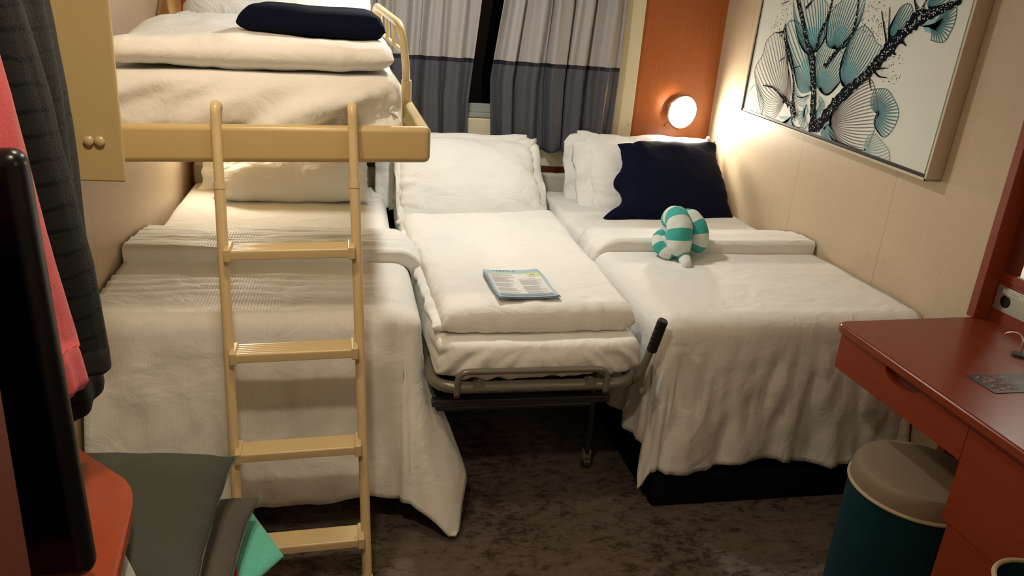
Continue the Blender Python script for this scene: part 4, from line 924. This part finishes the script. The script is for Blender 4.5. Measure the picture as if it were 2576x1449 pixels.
# drawer front with scooped finger pull at its top edge
def front_with_scoop(name, x, y0, y1, z0, z1, sc_y, sc_w, sc_h, th, mat):
    pts = [(y0, z0), (y1, z0), (y1, z1)]
    if sc_w > 0:
        for k in range(17):
            a = k / 16 * PI; pts.append((sc_y + sc_w * math.cos(a), z1 - sc_h * math.sin(a) ** 0.8))
    pts.append((y0, z1)); bm = bmesh.new()
    A = [bm.verts.new((x - 1.66, y - 1.0, z)) for y, z in pts]; B = [bm.verts.new((x + th - 1.66, y - 1.0, z)) for y, z in pts]
    bm.faces.new(A); bm.faces.new(B[::-1]); n_ = len(pts)
    for k in range(n_): bm.faces.new((A[k], A[(k + 1) % n_], B[(k + 1) % n_], B[k]))
    return bm_obj(name, bm, mat, dk, False)
front_with_scoop('drawer_front', 1.418, 1.318, 1.822, 0.645, 0.748, 1.555, 0.068, 0.036, 0.018, M['wood_red'])
box('drawer_box', *(1.437 - 1.66, 1.90 - 1.66), *(1.33 - 1.0, 1.815 - 1.0), 0.66, 0.735, M['wood_dark'], dk)
box('side_panel', *(1.425 - 1.66, 1.45 - 1.66), *(1.80 - 1.0, 1.825 - 1.0), 0.655, 0.75, M['cream_back'], dk) if False else None
box('back_support', *(1.90 - 1.66, 1.955 - 1.66), *(1.83 - 1.0, 1.86 - 1.0), 0.0, 0.752, M['wood_red'], dk)
front_with_scoop('drawer_front', 1.418, 0.75, 1.316, 0.485, 0.742, 0.9, 0, 0, 0.018, M['wood_red'])
box('dark_gap', *(1.43 - 1.66, 1.45 - 1.66), *(0.76 - 1, 1.31 - 1), 0.742, 0.752, M['black_gloss'], dk)
front_with_scoop('drawer_front', 1.422, 0.75, 1.30, 0.03, 0.482, 0.9, 0, 0, 0.016, M['wood_red'])
bx = box('pedestal', *(1.4385 - 1.66, 1.955 - 1.66), *(0.75 - 1.0, 1.302 - 1.0), 0.0, 0.74, M['wood_red'], dk, 0.002)
# vanity upright, mirror, socket strip
vf = empty('vanity_mirror', (XR, 1.8, 0.78)); tag(vf, 'dark cherry framed vanity mirror standing on the desk at the right edge', 'mirror')
box('upright', -0.075, -0.001, 0.055, 0.085, 0.0, ZC - 0.79, M['wood_red'], vf, 0.002)
box('back_board', -0.016, -0.001, -1.2, 0.055, 0.0, 0.145, M['wood_red'], vf)
box('mirror_frame', -0.020, -0.0015, -1.2, 0.055, 0.126, 0.150, M['wood_red'], vf)
box('mirror_surround', -0.014, -0.001, 0.010, 0.055, 0.150, ZC - 0.79, M['wood_dark'], vf)
box('mirror_glass', -0.012, -0.002, -1.2, 0.010, 0.150, ZC - 0.80, M['mirror'], vf)
ot = empty('outlet_strip', (XR - 0.016, 1.74, 0.86)); tag(ot, 'brushed metal socket plate with a round black socket above the desk', 'socket')
ot.location = (XR - 0.0165, 1.76, 0.862)
box('plate', -0.006, 0.0, -0.42, 0.092, -0.046, 0.030, M['outlet'], ot, 0.002)
lathe('socket', (-0.006, 0.052, -0.012), (-1, 0, 0), [(0.019, 0), (0.0175, 0.001), (0.016, 0.0015), (0.0155, 0.0006), (0.004, 0.0006), (0.003, 0.0014), (0, 0.0014)], M['black_gloss'], ot, 32)
box('label_plate', -0.0068, -0.005, -0.008, 0.070, 0.011, 0.024, M['white_plastic'], ot)
text_mesh('110V RAZOR', 0.0095, M['ink'], ot, (-0.0070, 0.065, 0.0142), (D(90), 0, D(-90)))
cd_ = empty('promo_card', (1.62, 1.435, 0.7805), (0, 0, D(0))); tag(cd_, 'small dark printed card lying on the cherry desk top', 'card')
box('card', -0.085, 0.10, -0.048, 0.048, 0.0, 0.0012, plain('dark_card', (0.012, 0.014, 0.02), 0.3), cd_)
def card_mat():
    t = NT('card_picture'); n1 = noise_n(t, coords(t), 45, 4, 0.6, 1.5)
    r = ramp(t, n1.outputs['Fac'], [(0.42, (0.02, 0.012, 0.012)), (0.55, (0.16, 0.08, 0.06)), (0.66, (0.45, 0.30, 0.24))]); t.l(r.outputs['Color'], t.b.inputs['Base Color']); return t.m
box('card_picture', -0.068, -0.005, -0.036, 0.040, 0.0012, 0.0015, card_mat(), cd_)
bm = bmesh.new()
for k in range(9): add_box(bm, 0.006, 0.09 - 0.02 * random.random(), 0.034 - k * 0.0085, 0.0365 - k * 0.0085, 0.0012, 0.0015)
bm_obj('card_text', bm, M['ink'], cd_, False)
hk = empty('metal_hook', (1.80, 1.60, 0.78)); tag(hk, 'thin curved metal hook standing on the desk below the socket plate', 'hook')
tube('wire', [(0.0, -0.01, 0.0), (0.0, -0.01, 0.035), (0.0, 0.0, 0.055), (-0.012, 0.015, 0.06), (-0.02, 0.03, 0.05), (-0.018, 0.035, 0.042)], 0.003, M['chrome'], hk, 10, 0.012)
lathe('base', (0, -0.01, 0), (0, 0, 1), [(0, 0), (0.022, 0), (0.02, 0.006), (0, 0.008)], M['black_gloss'], hk, 24)

vl = empty('vanity_light', (XR, -0.15, 1.72)); tag(vl, 'lit horizontal vanity light bar on the right wall near the entrance', 'light')
box('mount', -0.03, -0.001, -0.28, 0.28, -0.03, 0.03, M['chrome'], vl, 0.004)
bm = bmesh.new(); add_tube(bm, [(-0.065, -0.25, 0), (-0.065, 0.25, 0)], 0.03, 24); bm_obj('light_tube', bm, M['vanity_lamp'], vl)
for y in (-0.26, 0.26): box('end_cap', -0.10, -0.02, y - 0.01, y + 0.01, -0.033, 0.033, M['chrome'], vl, 0.003)

# ================================================================== STOOLS
def stool(loc, label):
    s = empty('stool', loc); tag(s, label, 'stool', None)
    lathe('stool_body', (0, 0, 0), (0, 0, 1), [(0, 0.0), (0.160, 0.0), (0.166, 0.01), (0.168, 0.10), (0.169, 0.39), (0.168, 0.402), (0, 0.402)], M['teal_stool'], s, 72)
    lathe('seat_cushion', (0, 0, 0), (0, 0, 1), [(0.168, 0.403), (0.169, 0.41), (0.167, 0.445), (0.155, 0.463), (0.13, 0.470), (0, 0.474)], M['stool_top'], s, 72)
    bm = bmesh.new(); add_tube(bm, [(0.1695 * math.cos(a * PI / 36), 0.1695 * math.sin(a * PI / 36), 0.405) for a in range(73)], 0.0055, 8, False); bm_obj('piping', bm, M['piping'], s)
    return s
stool((1.545, 1.545, 0), 'round dark teal stool with taupe cushion tucked under the desk')
wb = empty('waste_bin', (1.32, 0.955, 0)); tag(wb, 'dark round waste bin with a tan rim at the bottom right corner', 'bin')
lathe('bin_body', (0, 0, 0), (0, 0, 1), [(0, 0), (0.075, 0), (0.088, 0.59), (0.084, 0.59), (0.072, 0.01), (0, 0.01)], M['teal_stool'], wb, 48)
bm = bmesh.new(); add_tube(bm, [(0.087 * math.cos(a * PI / 24), 0.087 * math.sin(a * PI / 24), 0.592) for a in range(49)], 0.005, 8, False); bm_obj('rim', bm, M['piping'], wb)
